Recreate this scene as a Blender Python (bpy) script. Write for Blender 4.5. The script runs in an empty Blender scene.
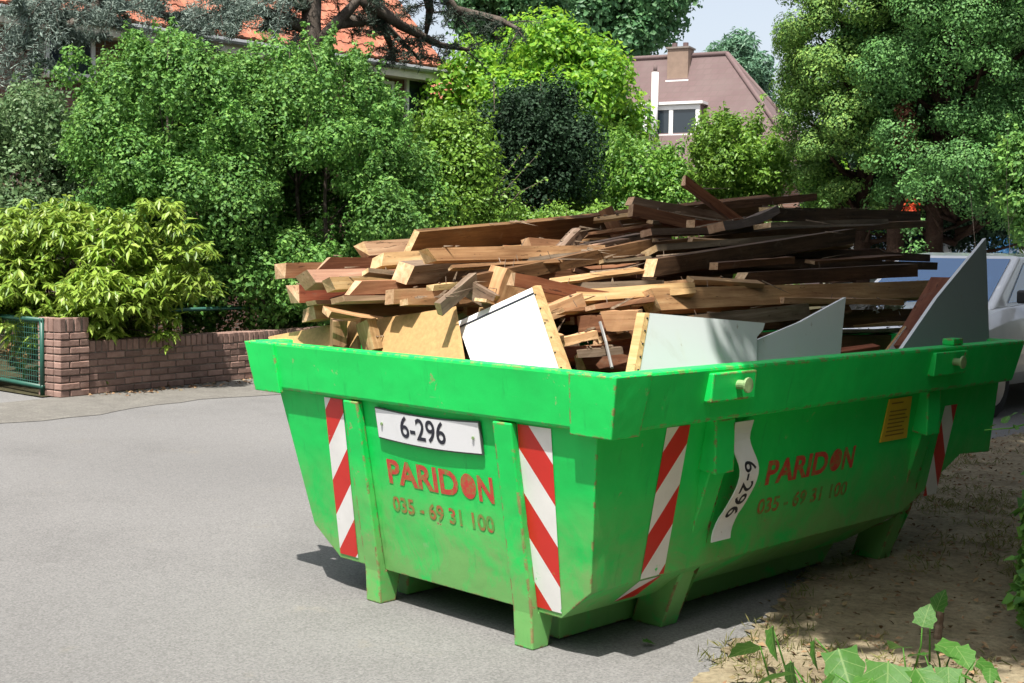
import bpy, math, random
import numpy as np
from mathutils import Vector, Matrix
random.seed(7); RNG = np.random.default_rng(7)
scene = bpy.context.scene
COL = scene.collection
V = Vector

# ------------------------------------------------------------------ camera
F_PX, YAW, PITCH, ROLL = 1314.86, .7805, -.0663, .0131
CAM = np.array([4.6172, -3.101, 1.3751])
_fw = np.array([-math.sin(YAW)*math.cos(PITCH), math.cos(YAW)*math.cos(PITCH), math.sin(PITCH)])
_r = np.cross(_fw, [0, 0, 1]); _r /= np.linalg.norm(_r); _u = np.cross(_r, _fw)
_r, _u = math.cos(ROLL)*_r + math.sin(ROLL)*_u, -math.sin(ROLL)*_r + math.cos(ROLL)*_u
cd = bpy.data.cameras.new('camera'); cam = bpy.data.objects.new('camera', cd); COL.objects.link(cam)
cam.matrix_world = Matrix(((_r[0], _u[0], -_fw[0], CAM[0]), (_r[1], _u[1], -_fw[1], CAM[1]),
                           (_r[2], _u[2], -_fw[2], CAM[2]), (0, 0, 0, 1)))
cd.sensor_width = 36; cd.lens = F_PX/1024*36; cd.clip_end = 2000; cd.clip_start = .05
scene.camera = cam
# ------------------------------------------------------------------ light
SUN = V((.21, -.42, 1)).normalized()
world = bpy.data.worlds.new('World'); scene.world = world; world.use_nodes = True
wn = world.node_tree.nodes; bg = wn['Background']
sky = wn.new('ShaderNodeTexSky'); sky.sky_type = 'NISHITA'; sky.sun_disc = False
sky.sun_elevation = math.asin(SUN.z); sky.sun_rotation = math.atan2(SUN.x, SUN.y)
sky.air_density = 1.0; sky.dust_density = 3; sky.ozone_density = 1.0
hsv = wn.new('ShaderNodeHueSaturation'); hsv.inputs['Saturation'].default_value = .5      # hazy, washed-out summer sky
world.node_tree.links.new(sky.outputs[0], hsv.inputs['Color']); world.node_tree.links.new(hsv.outputs[0], bg.inputs[0]); bg.inputs[1].default_value = .12
sl = bpy.data.lights.new('sun', 'SUN'); sl.energy = 4.8; sl.angle = math.radians(.53); sl.color = (1, .95, .87)
so = bpy.data.objects.new('sun', sl); COL.objects.link(so)
so.rotation_euler = SUN.to_track_quat('Z', 'Y').to_euler()
vs = scene.view_settings
vs.view_transform = 'Standard'; vs.look = 'None'; vs.exposure = .85; vs.gamma = 1; vs.use_curve_mapping = False
scene.render.engine = 'CYCLES'
scene.cycles.max_bounces = 6; scene.cycles.transparent_max_bounces = 8
scene.cycles.use_denoising = True

# ------------------------------------------------------------------ pixel to place
def ray(px, py): return _fw + _r*(px-512)/F_PX - _u*(py-341.5)/F_PX
def at(px, py, D): return V(CAM + ray(px, py)*D)
def onpl(px, py, P, n): d = V(ray(px, py)); n = V(n); P = V(P); return V(CAM) + d*((P-V(CAM)).dot(n)/d.dot(n))
def onz(px, py, z=0): d = ray(px, py); return V(CAM + d*(z-CAM[2])/d[2])
def onx(px, py, x): d = ray(px, py); return V(CAM + d*(x-CAM[0])/d[0])
def ony(px, py, y): d = ray(px, py); return V(CAM + d*(y-CAM[1])/d[1])
RIGHT = V((_r[0], _r[1], 0)).normalized(); FWD = V((_fw[0], _fw[1], 0)).normalized()

# ------------------------------------------------------------------ helpers
def tag(o, label=None, cat=None, group=None, kind=None):
    if label: o['label'] = label
    if cat: o['category'] = cat
    if group: o['group'] = group
    if kind: o['kind'] = kind
    return o
def link(name, me, parent=None, mat=None):
    o = bpy.data.objects.new(name, me); COL.objects.link(o)
    if parent: o.parent = parent
    if mat and me and not me.materials:
        for m in (mat if isinstance(mat, (list, tuple)) else [mat]): me.materials.append(m)
    return o
def mesh(name, verts, faces, smooth=False, mi=None):
    me = bpy.data.meshes.new(name); me.from_pydata([tuple(v) for v in verts], [], faces)
    if mi is not None: me.polygons.foreach_set('material_index', mi)
    if smooth: me.polygons.foreach_set('use_smooth', [True]*len(me.polygons))
    me.update(); return me
def empty(name, loc=(0, 0, 0), rz=0):
    o = bpy.data.objects.new(name, None); COL.objects.link(o); o.location = loc; o.rotation_euler[2] = rz
    o.empty_display_size = .1; return o
class MB:
    def __init__(s): s.v = []; s.f = []; s.m = []
    def add(s, vs, fs, mi=0):
        n = len(s.v); s.v += [V(v) for v in vs]; s.f += [tuple(i+n for i in f) for f in fs]; s.m += [mi]*len(fs); return s
    def hexa(s, p, mi=0):      # p: 4 bottom, 4 top
        return s.add(p, [(3, 2, 1, 0), (4, 5, 6, 7), (0, 1, 5, 4), (1, 2, 6, 5), (2, 3, 7, 6), (3, 0, 4, 7)], mi)
    def box(s, a, b, mi=0):
        (x0, y0, z0), (x1, y1, z1) = a, b
        return s.hexa([(x0, y0, z0), (x1, y0, z0), (x1, y1, z0), (x0, y1, z0), (x0, y0, z1), (x1, y0, z1), (x1, y1, z1), (x0, y1, z1)], mi)
    def prism(s, poly, off, mi=0, side=None):   # planar polygon swept by off
        n = len(poly); off = V(off); p = [V(q) for q in poly]
        k = len(s.v); s.v += p + [q+off for q in p]
        s.f += [tuple(k+i for i in range(n)), tuple(k+n+i for i in reversed(range(n)))]; s.m += [mi, mi]
        for i in range(n):
            j = (i+1) % n; s.f.append((k+j, k+i, k+n+i, k+n+j)); s.m.append(mi if side is None else side)
        return s
    def tube(s, pts, rad, n=8, mi=0, cap=True):
        pts = [V(p) for p in pts]
        if not isinstance(rad, (list, tuple)): rad = [rad]*len(pts)
        k = len(s.v); up = V((0, 0, 1))
        for i, p in enumerate(pts):
            d = (pts[min(i+1, len(pts)-1)] - pts[max(i-1, 0)]).normalized()
            a = d.cross(up) if abs(d.z) < .95 else d.cross(V((1, 0, 0)))
            a.normalize(); b = d.cross(a)
            for j in range(n):
                t = 2*math.pi*j/n; s.v.append(p + (a*math.cos(t) + b*math.sin(t))*rad[i])
        for i in range(len(pts)-1):
            for j in range(n):
                q = (j+1) % n
                s.f.append((k+i*n+j, k+i*n+q, k+(i+1)*n+q, k+(i+1)*n+j)); s.m.append(mi)
        if cap:
            s.f.append(tuple(k+j for j in reversed(range(n)))); s.f.append(tuple(k+(len(pts)-1)*n+j for j in range(n))); s.m += [mi, mi]
        return s
    def build(s, name, mat, parent=None, smooth=False, recalc=True):
        me = mesh(name, s.v, s.f, smooth, s.m)
        if recalc:
            import bmesh
            bm = bmesh.new(); bm.from_mesh(me); bmesh.ops.recalc_face_normals(bm, faces=bm.faces); bm.to_mesh(me); bm.free()
        return link(name, me, parent, mat)
def bevel(o, w=.004, seg=2):
    m = o.modifiers.new('bevel', 'BEVEL'); m.width = w; m.segments = seg; m.limit_method = 'ANGLE'; m.angle_limit = math.radians(35); return o

# ------------------------------------------------------------------ materials
class NT:
    def __init__(s, name):
        s.mat = bpy.data.materials.new(name); s.mat.use_nodes = True; s.t = s.mat.node_tree; s.n = s.t.nodes; s.b = s.n['Principled BSDF']
    def node(s, typ, **k):
        n = s.n.new('ShaderNode'+typ)
        for a, v in k.items():
            if hasattr(n, a): setattr(n, a, v)
        return n
    def L(s, a, b): s.t.links.new(a, b)
    def set(s, **k):
        for a, v in k.items(): s.b.inputs[a.replace('_', ' ')].default_value = v
    def coords(s, out='Object', scale=(1, 1, 1), rnd=False):
        c = s.node('TexCoord'); m = s.node('Mapping'); m.inputs['Scale'].default_value = scale
        if rnd:
            oi = s.node('ObjectInfo'); mu = s.node('Math', operation='MULTIPLY'); mu.inputs[1].default_value = 37
            s.L(oi.outputs['Random'], mu.inputs[0]); s.L(mu.outputs[0], m.inputs['Location'])
        s.L(c.outputs[out], m.inputs[0]); return m.outputs[0]
    def noise(s, vec, scale, detail=6, rough=.6, dist=0):
        n = s.node('TexNoise'); n.inputs['Scale'].default_value = scale; n.inputs['Detail'].default_value = detail
        n.inputs['Roughness'].default_value = rough; n.inputs['Distortion'].default_value = dist
        if vec is not None: s.L(vec, n.inputs['Vector'])
        return n.outputs[0]
    def ramp(s, fac, stops):
        r = s.node('ValToRGB'); e = r.color_ramp.elements
        while len(e) < len(stops): e.new(.5)
        for el, (p, c) in zip(e, stops):
            el.position = p; el.color = (*c, 1) if not isinstance(c, (int, float)) else (c, c, c, 1)
        s.L(fac, r.inputs[0]); return r.outputs[0]
    def mix(s, fac, a, b, mode='MIX'):
        m = s.node('MixRGB', blend_type=mode)
        for i, x in ((0, fac), (1, a), (2, b)):
            if hasattr(x, 'is_linked') or hasattr(x, 'links'): s.L(x, m.inputs[i])
            else: m.inputs[i].default_value = x if i == 0 else (*x, 1)
        return m.outputs[0]
    def math(s, op, a, b=0.):
        m = s.node('Math', operation=op)
        for i, x in ((0, a), (1, b)):
            if hasattr(x, 'links'): s.L(x, m.inputs[i])
            else: m.inputs[i].default_value = x
        return m.outputs[0]
    def bump(s, h, strength=.3, dist=.01):
        b = s.node('Bump'); b.inputs['Strength'].default_value = strength; b.inputs['Distance'].default_value = dist
        s.L(h, b.inputs['Height']); s.L(b.outputs[0], s.b.inputs['Normal'])
    def color(s, c): s.L(c, s.b.inputs['Base Color'])

def m_plain(name, c, rough=.6, metal=0, var=.12, scale=6):
    t = NT(name); n = t.noise(t.coords(), scale)
    t.color(t.ramp(n, [(.3, tuple(x*(1-var) for x in c)), (.7, tuple(min(1, x*(1+var)) for x in c))]))
    t.set(Roughness=rough, Metallic=metal); return t.mat
def edge_mask(t, radius=.012):
    bv = t.node('Bevel', samples=4); bv.inputs['Radius'].default_value = radius
    g = t.node('NewGeometry'); d = t.node('VectorMath', operation='DOT_PRODUCT')
    t.L(bv.outputs[0], d.inputs[0]); t.L(g.outputs['Normal'], d.inputs[1])
    return t.math('LESS_THAN', d.outputs['Value'], .985)
GREEN = (.003, .60, .10)
def m_paint(name, green=GREEN, dusty=True):
    t = NT(name); co = t.coords()
    base = t.ramp(t.noise(co, 2.2, 5), [(.3, tuple(x*.86 for x in green)), (.7, tuple(x*1.08 for x in green))])
    sep = t.node('SeparateXYZ'); t.L(co, sep.inputs[0])
    # road dust settled and splashed on the lower body
    if dusty:
        h = t.math('MULTIPLY', t.math('SUBTRACT', .60, sep.outputs[2]), 2.6)
        dm = t.math('MULTIPLY', h, t.ramp(t.noise(co, 4.5, 9, .72, .5), [(.36, .08), (.62, .95)]))
        dm = t.math('MINIMUM', t.math('MAXIMUM', dm, 0.), .62)
        base = t.mix(dm, base, (.25, .29, .12))
    pat = t.ramp(t.noise(co, 5, 8, .65), [(.66, 0.), (.69, 1.)])
    base = t.mix(t.math('MULTIPLY', pat, .3), base, (.30, .42, .22))
    # long vertical scuffs and dark runs
    run = t.noise(t.coords('Object', (16, 16, 1.1)), 1.5, 6, .7)
    base = t.mix(t.ramp(run, [(.60, 0.), (.72, .38)]), base, tuple(x*.45 for x in green))
    scr = t.noise(t.coords('Object', (2.2, 2.2, 26)), 2.2, 5, .75)
    base = t.mix(t.ramp(scr, [(.70, 0.), (.73, .45)]), base, (.30, .46, .25))
    # chips and rust
    em = t.math('MULTIPLY', edge_mask(t), t.ramp(t.noise(co, 22, 6, .7), [(.50, 0.), (.56, 1.)]))
    spots = t.ramp(t.noise(co, 9, 9, .72, .4), [(.668, 0.), (.684, 1.)])
    halo = t.ramp(t.noise(co, 9, 9, .72, .4), [(.64, 0.), (.672, 1.)])
    rust = t.ramp(t.noise(co, 30), [(.3, (.16, .055, .03)), (.7, (.36, .16, .09))])
    base = t.mix(t.math('MULTIPLY', halo, .5), base, (.42, .34, .18))
    m = t.math('MAXIMUM', em, spots)
    base = t.mix(m, base, rust)
    t.color(base)
    t.L(t.ramp(t.math('ADD', t.math('MULTIPLY', m, .5), t.noise(co, 12)), [(.3, .46), (1., .8)]), t.b.inputs['Roughness'])
    t.bump(t.math('ADD', t.noise(co, 2.3, 3), t.math('MULTIPLY', t.noise(co, 60, 2), .03)), .5, .03)
    return t.mat
def m_wood(name, dark, mid, light, rough=.75, end=False):
    t = NT(name); co = t.coords('Object', (1.3, 26, 26), True); c2 = t.coords('Object', (2, 5, 5), True)
    g = t.noise(co, 1.6, 8, .65, .6)
    c = t.ramp(g, [(.28, dark), (.52, mid), (.75, light)])
    big = t.noise(c2, 1.4, 5, .6)
    c = t.mix(t.ramp(big, [(.42, 0.), (.68, .75)]), c, dark)
    c = t.mix(t.ramp(t.noise(t.coords('Object', (5, 9, 9), True), 1.3, 8, .75), [(.58, 0.), (.68, .4)]), c, (.22, .165, .115))
    c = t.mix(t.ramp(t.noise(t.coords('Object', (9, 60, 60), True), 1.1, 4, .7), [(.62, 0.), (.68, .8)]), c, tuple(x*.3 for x in dark))
    oi = t.node('ObjectInfo'); hs = t.node('HueSaturation')
    t.L(t.math('ADD', t.math('MULTIPLY', oi.outputs['Random'], .55), .72), hs.inputs['Value'])
    rr = t.node('Math', operation='FRACT'); t.L(t.math('MULTIPLY', oi.outputs['Random'], 7.3), rr.inputs[0])
    t.L(t.math('ADD', t.math('MULTIPLY', rr.outputs[0], .026), .488), hs.inputs['Hue']); hs.inputs['Saturation'].default_value = .98
    t.L(c, hs.inputs['Color']); t.color(hs.outputs[0])
    t.set(Roughness=rough); t.b.inputs['Specular IOR Level'].default_value = .25
    t.bump(g, .5, .004); return t.mat
W_PALE = m_wood('pale_timber', (0.293, 0.156, 0.068), (0.547, 0.332, 0.161), (0.703, 0.488, 0.273))
W_TAN = m_wood('tan_timber', (0.199, 0.090, 0.040), (0.398, 0.217, 0.104), (0.542, 0.343, 0.181))
W_BROWN = m_wood('brown_timber', (0.078, 0.033, 0.015), (0.186, 0.085, 0.037), (0.321, 0.171, 0.081))
W_DARK = m_wood('dark_timber', (0.035, 0.018, 0.010), (0.094, 0.048, 0.026), (0.188, 0.104, 0.060))
W_RED = m_wood('reddish_timber', (0.154, 0.043, 0.019), (0.326, 0.115, 0.048), (0.451, 0.202, 0.096))
W_GREY = m_wood('weathered_timber', (0.095, 0.064, 0.041), (0.224, 0.160, 0.107), (0.379, 0.301, 0.224))
W_PINK = m_wood('pinkish_timber', (0.240, 0.124, 0.073), (0.395, 0.244, 0.158), (0.515, 0.361, 0.249))
CUT = m_wood('sawn_end', (0.351, 0.206, 0.103), (0.598, 0.402, 0.226), (0.763, 0.577, 0.371))
CHIP = m_plain('particle_board', (.42, .255, .105), .8, var=.16, scale=60)
def m_panel(name, c, stain):
    t = NT(name); co = t.coords(); st = t.coords('Object', (7, 7, .6))
    a = t.ramp(t.noise(co, 2), [(.3, tuple(x*.94 for x in c)), (.7, c)])
    a = t.mix(t.ramp(t.noise(st, 2, 5), [(.52, 0.), (.8, .45)]), a, stain)
    a = t.mix(t.ramp(t.noise(co, 14, 7, .7), [(.66, 0.), (.69, .7)]), a, (.25, .2, .14))
    a = t.mix(t.ramp(t.noise(co, 3, 9, .75, .6), [(.55, 0.), (.75, .35)]), a, (.34, .31, .25))
    t.color(a); t.set(Roughness=.42); return t.mat
PANEL_W = m_panel('white_panel', (.82, .82, .80), (.76, .75, .70))
PANEL_B = m_panel('pale_blue_panel', (.52, .56, .57), (.50, .52, .44))
PANEL_G = m_panel('grey_panel', (.25, .295, .30), (.22, .25, .24))
NAIL = m_plain('rusty_nail', (.20, .15, .11), .6, .3)
PAINT = m_paint('green_skip_paint'); PAINT_RIM = m_paint('green_rim_paint', dusty=False)
STEEL = m_plain('worn_steel', (.22, .33, .15), .6, .2, .3, 30)
WHITE_PL = m_panel('plate_white', (.76, .77, .80), (.66, .67, .68))
INK = m_plain('plate_ink', (.015, .017, .03), .5)
YELLOW = m_plain('yellow_sticker', (.62, .42, .03), .5)
def m_tape(name, c):
    t = NT(name); co = t.coords()
    sep = t.node('SeparateXYZ'); t.L(co, sep.inputs[0])
    low = t.math('MULTIPLY', t.math('LESS_THAN', sep.outputs[2], .30), t.ramp(t.noise(co, 11, 7, .7), [(.60, 0.), (.63, 1.)]))
    a = t.ramp(t.noise(co, 7, 5), [(.3, tuple(x*.85 for x in c)), (.7, c)])
    a = t.mix(t.ramp(t.noise(co, 16, 7, .75), [(.69, 0.), (.72, .6)]), a, (.5, .42, .33))
    t.color(t.mix(low, a, GREEN)); t.set(Roughness=.4); return t.mat
TAPE_W = m_tape('white_tape', (.80, .79, .78)); TAPE_R = m_tape('red_tape', (.62, .025, .018))
def m_stencil(name, lo=.46, hi=.66, mx=.8):
    t = NT(name); co = t.coords('Object')
    w = t.ramp(t.noise(co, 30, 6, .7), [(lo, 0.), (hi, mx)])
    t.color(t.mix(w, (.50, .045, .035), (.10, .30, .06))); t.set(Roughness=.6); return t.mat
STENCIL = m_stencil('worn_red_stencil'); STENCIL2 = m_stencil('faded_red_stencil', .34, .56, .95)
def m_asphalt():
    t = NT('asphalt'); co = t.coords()
    fine = t.noise(co, 105, 4, .85); v = t.node('TexVoronoi'); v.inputs['Scale'].default_value = 130; t.L(co, v.inputs['Vector'])
    c = t.ramp(fine, [(.30, (.10, .098, .096)), (.5, (.16, .157, .153)), (.70, (.245, .242, .237))])
    c = t.mix(.26, c, t.ramp(v.outputs['Color'], [(.15, (.07, .07, .07)), (.85, (.32, .315, .31))]))
    big = t.ramp(t.noise(co, .7, 6, .65), [(.35, .84), (.65, 1.08)])
    c = t.mix(1., c, big, 'MULTIPLY')
    c = t.mix(t.ramp(t.noise(co, 2.6, 9, .75), [(.60, 0.), (.70, .4)]), c, (.22, .20, .16))
    c = t.mix(t.ramp(t.noise(co, .35, 5, .6), [(.52, 0.), (.64, .22)]), c, (.09, .09, .09))
    t.color(c); t.set(Roughness=.9); t.b.inputs['Specular IOR Level'].default_value = .2
    t.bump(fine, .5, .004); return t.mat
ASPHALT = m_asphalt()
def m_dirt(name, a, b, c):
    t = NT(name); co = t.coords()
    n = t.noise(co, 4, 10, .75); f = t.noise(co, 45, 8, .75)
    x = t.ramp(n, [(.32, a), (.52, b), (.72, c)])
    x = t.mix(.75, x, t.ramp(f, [(.25, .35), (.5, 1.), (.8, 1.5)]), 'MULTIPLY')
    t.color(x); t.set(Roughness=.95); t.b.inputs['Specular IOR Level'].default_value = .1
    t.bump(t.math('ADD', f, n), .8, .02); return t.mat
DIRT = m_dirt('verge_dirt', (.16, .125, .08), (.30, .25, .165), (.40, .35, .24))
SAND = m_dirt('sandy_grit', (.145, .138, .125), (.18, .172, .155), (.23, .22, .195))
SOIL = m_dirt('garden_soil', (.035, .03, .018), (.06, .055, .03), (.09, .085, .045))
def m_brick(name, a, b):
    t = NT(name); co = t.coords('Object', (1, 1, 1), True)
    c = t.ramp(t.noise(co, 9, 8, .7), [(.3, a), (.7, b)])
    oi = t.node('ObjectInfo'); hs = t.node('HueSaturation'); t.L(c, hs.inputs['Color'])
    t.L(t.math('ADD', t.math('MULTIPLY', oi.outputs['Random'], .6), .7), hs.inputs['Value'])
    c = t.mix(t.ramp(t.noise(co, 5, 6), [(.62, 0.), (.75, .5)]), hs.outputs[0], (.32, .28, .25))
    t.color(c); t.set(Roughness=.9); t.bump(t.noise(co, 40), .4, .006); return t.mat
BRICK = m_brick('wall_brick', (.18, .105, .083), (.30, .195, .16))
MORTAR = m_plain('mortar', (.20, .165, .14), .95, var=.25, scale=40)
TILE = m_brick('orange_roof_tile', (.28, .085, .045), (.42, .165, .10))
def m_leaf(name, cols, transl=.35, rough=.45):
    t = NT(name); g = t.node('NewGeometry')
    n = len(cols); c = t.ramp(g.outputs['Random Per Island'], [(i/(n-1), k) for i, k in enumerate(cols)])
    co = t.coords('Object'); big = t.noise(co, .9, 3)
    hs = t.node('HueSaturation'); t.L(c, hs.inputs['Color']); t.L(t.ramp(big, [(.3, .78), (.7, 1.2)]), hs.inputs['Value'])
    t.color(hs.outputs[0]); t.set(Roughness=rough); t.b.inputs['Specular IOR Level'].default_value = .35
    tr = t.node('BsdfTranslucent'); br = t.node('HueSaturation'); br.inputs['Value'].default_value = 1.5; br.inputs['Hue'].default_value = .485
    t.L(hs.outputs[0], br.inputs['Color']); t.L(br.outputs[0], tr.inputs['Color'])
    mx = t.node('MixShader'); mx.inputs[0].default_value = transl
    out = t.n['Material Output']; t.L(t.b.outputs[0], mx.inputs[1]); t.L(tr.outputs[0], mx.inputs[2]); t.L(mx.outputs[0], out.inputs['Surface'])
    return t.mat
LF_PEAR = m_leaf('shrub_leaf', [(0.047, 0.130, 0.028), (0.085, 0.218, 0.040), (0.126, 0.286, 0.053), (0.202, 0.365, 0.078)], .25, .6)
LF_GREY = m_leaf('grey_shrub_leaf', [(0.058, 0.122, 0.045), (0.096, 0.177, 0.068), (0.144, 0.233, 0.099), (0.163, 0.244, 0.108)], .25)
LF_RHODO = m_leaf('rhododendron_leaf', [(0.096, 0.183, 0.022), (0.182, 0.304, 0.038), (0.259, 0.378, 0.054), (0.315, 0.414, 0.087)], .25, .4)
LF_LIME = m_leaf('lime_leaf', [(0.068, 0.202, 0.022), (0.127, 0.309, 0.027), (0.204, 0.415, 0.037), (0.292, 0.475, 0.049)], .4)
LF_DARK = m_leaf('dark_bush_leaf', [(0.009, 0.028, 0.011), (0.016, 0.047, 0.018), (0.026, 0.065, 0.024)], .12, .75)
LF_MID = m_leaf('mid_leaf', [(0.054, 0.158, 0.023), (0.098, 0.230, 0.034), (0.152, 0.315, 0.046), (0.217, 0.376, 0.070)], .3)
LF_HEDGE = m_leaf('hedge_leaf', [(0.070, 0.167, 0.021), (0.130, 0.257, 0.032), (0.200, 0.347, 0.047)], .3)
LF_CONE = m_leaf('conifer_spray', [(0.055, 0.148, 0.025), (0.101, 0.221, 0.041), (0.166, 0.306, 0.058), (0.230, 0.359, 0.068)], .15, .6)
LF_CONE2 = m_leaf('blue_conifer_spray', [(0.050, 0.153, 0.038), (0.093, 0.230, 0.058), (0.139, 0.307, 0.074)], .15, .6)
LF_CEDAR = m_leaf('cedar_needle', [(.098, .140, .119), (.168, .224, .189), (.252, .315, .266)], .1, .6)
LF_CEDAR2 = m_leaf('shaded_cedar_needle', [(.025, .045, .03), (.04, .065, .045), (.06, .09, .06)], .1, .6)  # darker copy of the cedar needle, shade put into its colour
LF_FAR = m_leaf('far_leaf', [(0.054, 0.149, 0.061), (0.084, 0.209, 0.081), (0.132, 0.270, 0.108)], .3)
LF_PINE = m_leaf('far_pine', [(.090, .195, .120), (.135, .255, .150)], .2)
LF_SEED = m_leaf('seedling_leaf', [(0.062, 0.207, 0.024), (0.089, 0.267, 0.036), (0.118, 0.310, 0.048)], .4, .65)
def m_vein(name, dark, light):
    t = NT(name); co = t.coords('Object'); sep = t.node('SeparateXYZ'); t.L(co, sep.inputs[0])
    ay = t.math('ABSOLUTE', sep.outputs[1]); mid = t.math('LESS_THAN', ay, .014)
    f = t.math('FRACT', t.math('MULTIPLY', t.math('SUBTRACT', sep.outputs[0], t.math('MULTIPLY', ay, .9)), 5.)); sv = t.math('LESS_THAN', f, .07)
    oi = t.node('ObjectInfo'); base = t.mix(oi.outputs['Random'], dark, light)
    base = t.mix(t.math('MULTIPLY', t.noise(co, 6, 6), .6), base, tuple(x*.6 for x in dark))
    c = t.mix(t.math('MULTIPLY', t.math('MAXIMUM', mid, sv), .45), base, (.24, .34, .12))
    t.color(c); t.set(Roughness=.5); t.b.inputs['Specular IOR Level'].default_value = .3
    tr = t.node('BsdfTranslucent'); t.L(c, tr.inputs['Color']); mx = t.node('MixShader'); mx.inputs[0].default_value = .3
    t.L(t.b.outputs[0], mx.inputs[1]); t.L(tr.outputs[0], mx.inputs[2]); t.L(mx.outputs[0], t.n['Material Output'].inputs['Surface'])
    t.bump(t.math('ADD', t.math('MAXIMUM', mid, sv), t.noise(co, 8)), .3, .01); return t.mat
LF_VEIN = m_vein('lobed_leaf', (.045, .15, .02), (.085, .23, .04))
LF_RUST = m_leaf('withered_spray', [(.16, .05, .03), (.24, .09, .05), (.30, .14, .08)], .15)
LF_LITTER = m_leaf('leaf_litter', [(.12, .07, .035), (.22, .13, .07), (.32, .2, .11), (.20, .16, .08)], .05, .8)
LF_GRASS = m_leaf('dry_grass', [(.10, .13, .03), (.17, .18, .055), (.25, .23, .09)], .3, .6)
LF_SHADE = m_leaf('street_tree_leaf', [(.04, .10, .02), (.07, .15, .03)], .3)
BARK = m_dirt('bark', (.05, .04, .032), (.11, .09, .075), (.19, .165, .14))
BARK_R = m_dirt('reddish_bark', (.03, .018, .012), (.06, .036, .026), (.10, .064, .048))

# ------------------------------------------------------------------ foliage
def leaf_mesh(name, P, N, L, W, droop=0., axis=None, curl=.18):
    n = len(P); P = np.asarray(P, float); N = np.asarray(N, float)
    N /= np.linalg.norm(N, axis=1, keepdims=True)+1e-9
    T = RNG.normal(size=(n, 3)) if axis is None else np.asarray(axis, float) + RNG.normal(size=(n, 3))*.25
    T[:, 2] -= droop
    T -= (T*N).sum(1, keepdims=True)*N; T /= np.linalg.norm(T, axis=1, keepdims=True)+1e-9
    B = np.cross(N, T)
    z_ = RNG.uniform(.5, 1.35, (n, 1)); L = L*z_*RNG.uniform(.85, 1.15, (n, 1)); W = W*z_*RNG.uniform(.75, 1.2, (n, 1))
    v = np.empty((n, 4, 3)); v[:, 0] = P; mid = P + T*L*.45
    v[:, 1] = mid + B*W*.5 + N*W*curl; v[:, 3] = mid - B*W*.5 + N*W*curl; v[:, 2] = P + T*L - N*L*.1
    f = np.empty((n, 2, 3), int); b = np.arange(n)*4
    f[:, 0] = np.stack([b, b+1, b+2], 1); f[:, 1] = np.stack([b, b+2, b+3], 1)
    me = bpy.data.meshes.new(name); me.vertices.add(n*4); me.vertices.foreach_set('co', v.reshape(-1))
    me.loops.add(n*6); me.loops.foreach_set('vertex_index', f.reshape(-1).astype(np.int32))
    me.polygons.add(n*2); me.polygons.foreach_set('loop_start', np.arange(n*2, dtype=np.int32)*3)
    me.polygons.foreach_set('loop_total', np.full(n*2, 3, np.int32)); me.update(calc_edges=True)
    return me
def sph(n):
    d = RNG.normal(size=(n, 3)); return d/np.linalg.norm(d, axis=1, keepdims=True)
def clump_points(centers, radii, n, squash=(1, 1, 1), shell=.55, up=.5):
    centers = np.asarray(centers, float); radii = np.asarray(radii, float)
    w = radii**2; k = RNG.choice(len(centers), n, p=w/w.sum())
    d = sph(n); rr = radii[k]*(shell + (1-shell)*RNG.random(n)**.6)*RNG.uniform(.85, 1.12, n)
    P = centers[k] + d*rr[:, None]*np.array(squash)
    N = d + RNG.normal(size=(n, 3))*.55; N[:, 2] += up
    return P, N
def crown_clumps(c, rad, n, r0, r1, hollow=.45, top=None):
    d = sph(n); k = (hollow + (1-hollow)*RNG.random(n)**.5)[:, None]
    C = np.array(c) + d*k*np.array(rad)*.92
    R = RNG.uniform(r0, r1, n); return C, R
def woody(name, parent, base, clumps, mat, r=.12, nlimb=8, h=None, fork=.35, stems=1):
    mb = MB(); base = V(base); C = [V(c) for c in clumps]
    top = V((sum(c.x for c in C)/len(C), sum(c.y for c in C)/len(C), max(c.z for c in C)-.1))
    for s in range(stems):
        o = V((random.uniform(-.25, .25), random.uniform(-.25, .25), 0)) if stems > 1 else V()
        pts = [base + o + (top-base)*t + V((random.uniform(-.04, .04), random.uniform(-.04, .04), 0)) + o*t*2 for t in (0, .25, .5, .75, .97)]
        mb.tube(pts, [r*1.25, r, r*.75, r*.45, r*.12], 9)
        for c in random.sample(C, min(len(C), nlimb)):
            t = fork + (1-fork)*.8*max(0, min(1, (c.z-base.z)/max(.1, top.z-base.z)))*random.uniform(.6, .95)
            a = base + o + (top-base)*t + o*t*2; m = (a+c)/2 + V((0, 0, .08*(c-a).length))
            mb.tube([a, m, c], [r*.45*(1-t*.5), r*.25, r*.06], 6)
    return mb.build(name, mat, parent, True, False)
def plant(kind, label, cat, base, clumps, radii, n, leaf, L, W, bark=BARK, r=.06, nlimb=8, stems=1, group=None, droop=.2, up=.5, squash=(1, 1, 1), shell=.5, part='crown', fork=.2):
    e = tag(empty(kind, base), label, cat, group); inv = V(base)
    cl = [V(c)-inv for c in clumps]
    P, N = clump_points([tuple(c) for c in cl], radii, n, squash, shell, up)
    keep = P[:, 2] > .02-inv.z; P = P[keep]; N = N[keep]
    link(part, leaf_mesh(part, P, N, L, W, droop), e, leaf)
    woody('trunk' if stems == 1 else 'stem', e, (0, 0, 0), cl, bark, r, nlimb, stems=stems, fork=fork)
    return e
def blob(px, py, D, wpx, hpx, dm=.8):       # ellipsoid seen at a pixel: centre and radii in metres
    c = at(px, py, D); s = D/F_PX; return c, (wpx/2*s, wpx/2*s*dm, hpx/2*s)
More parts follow.
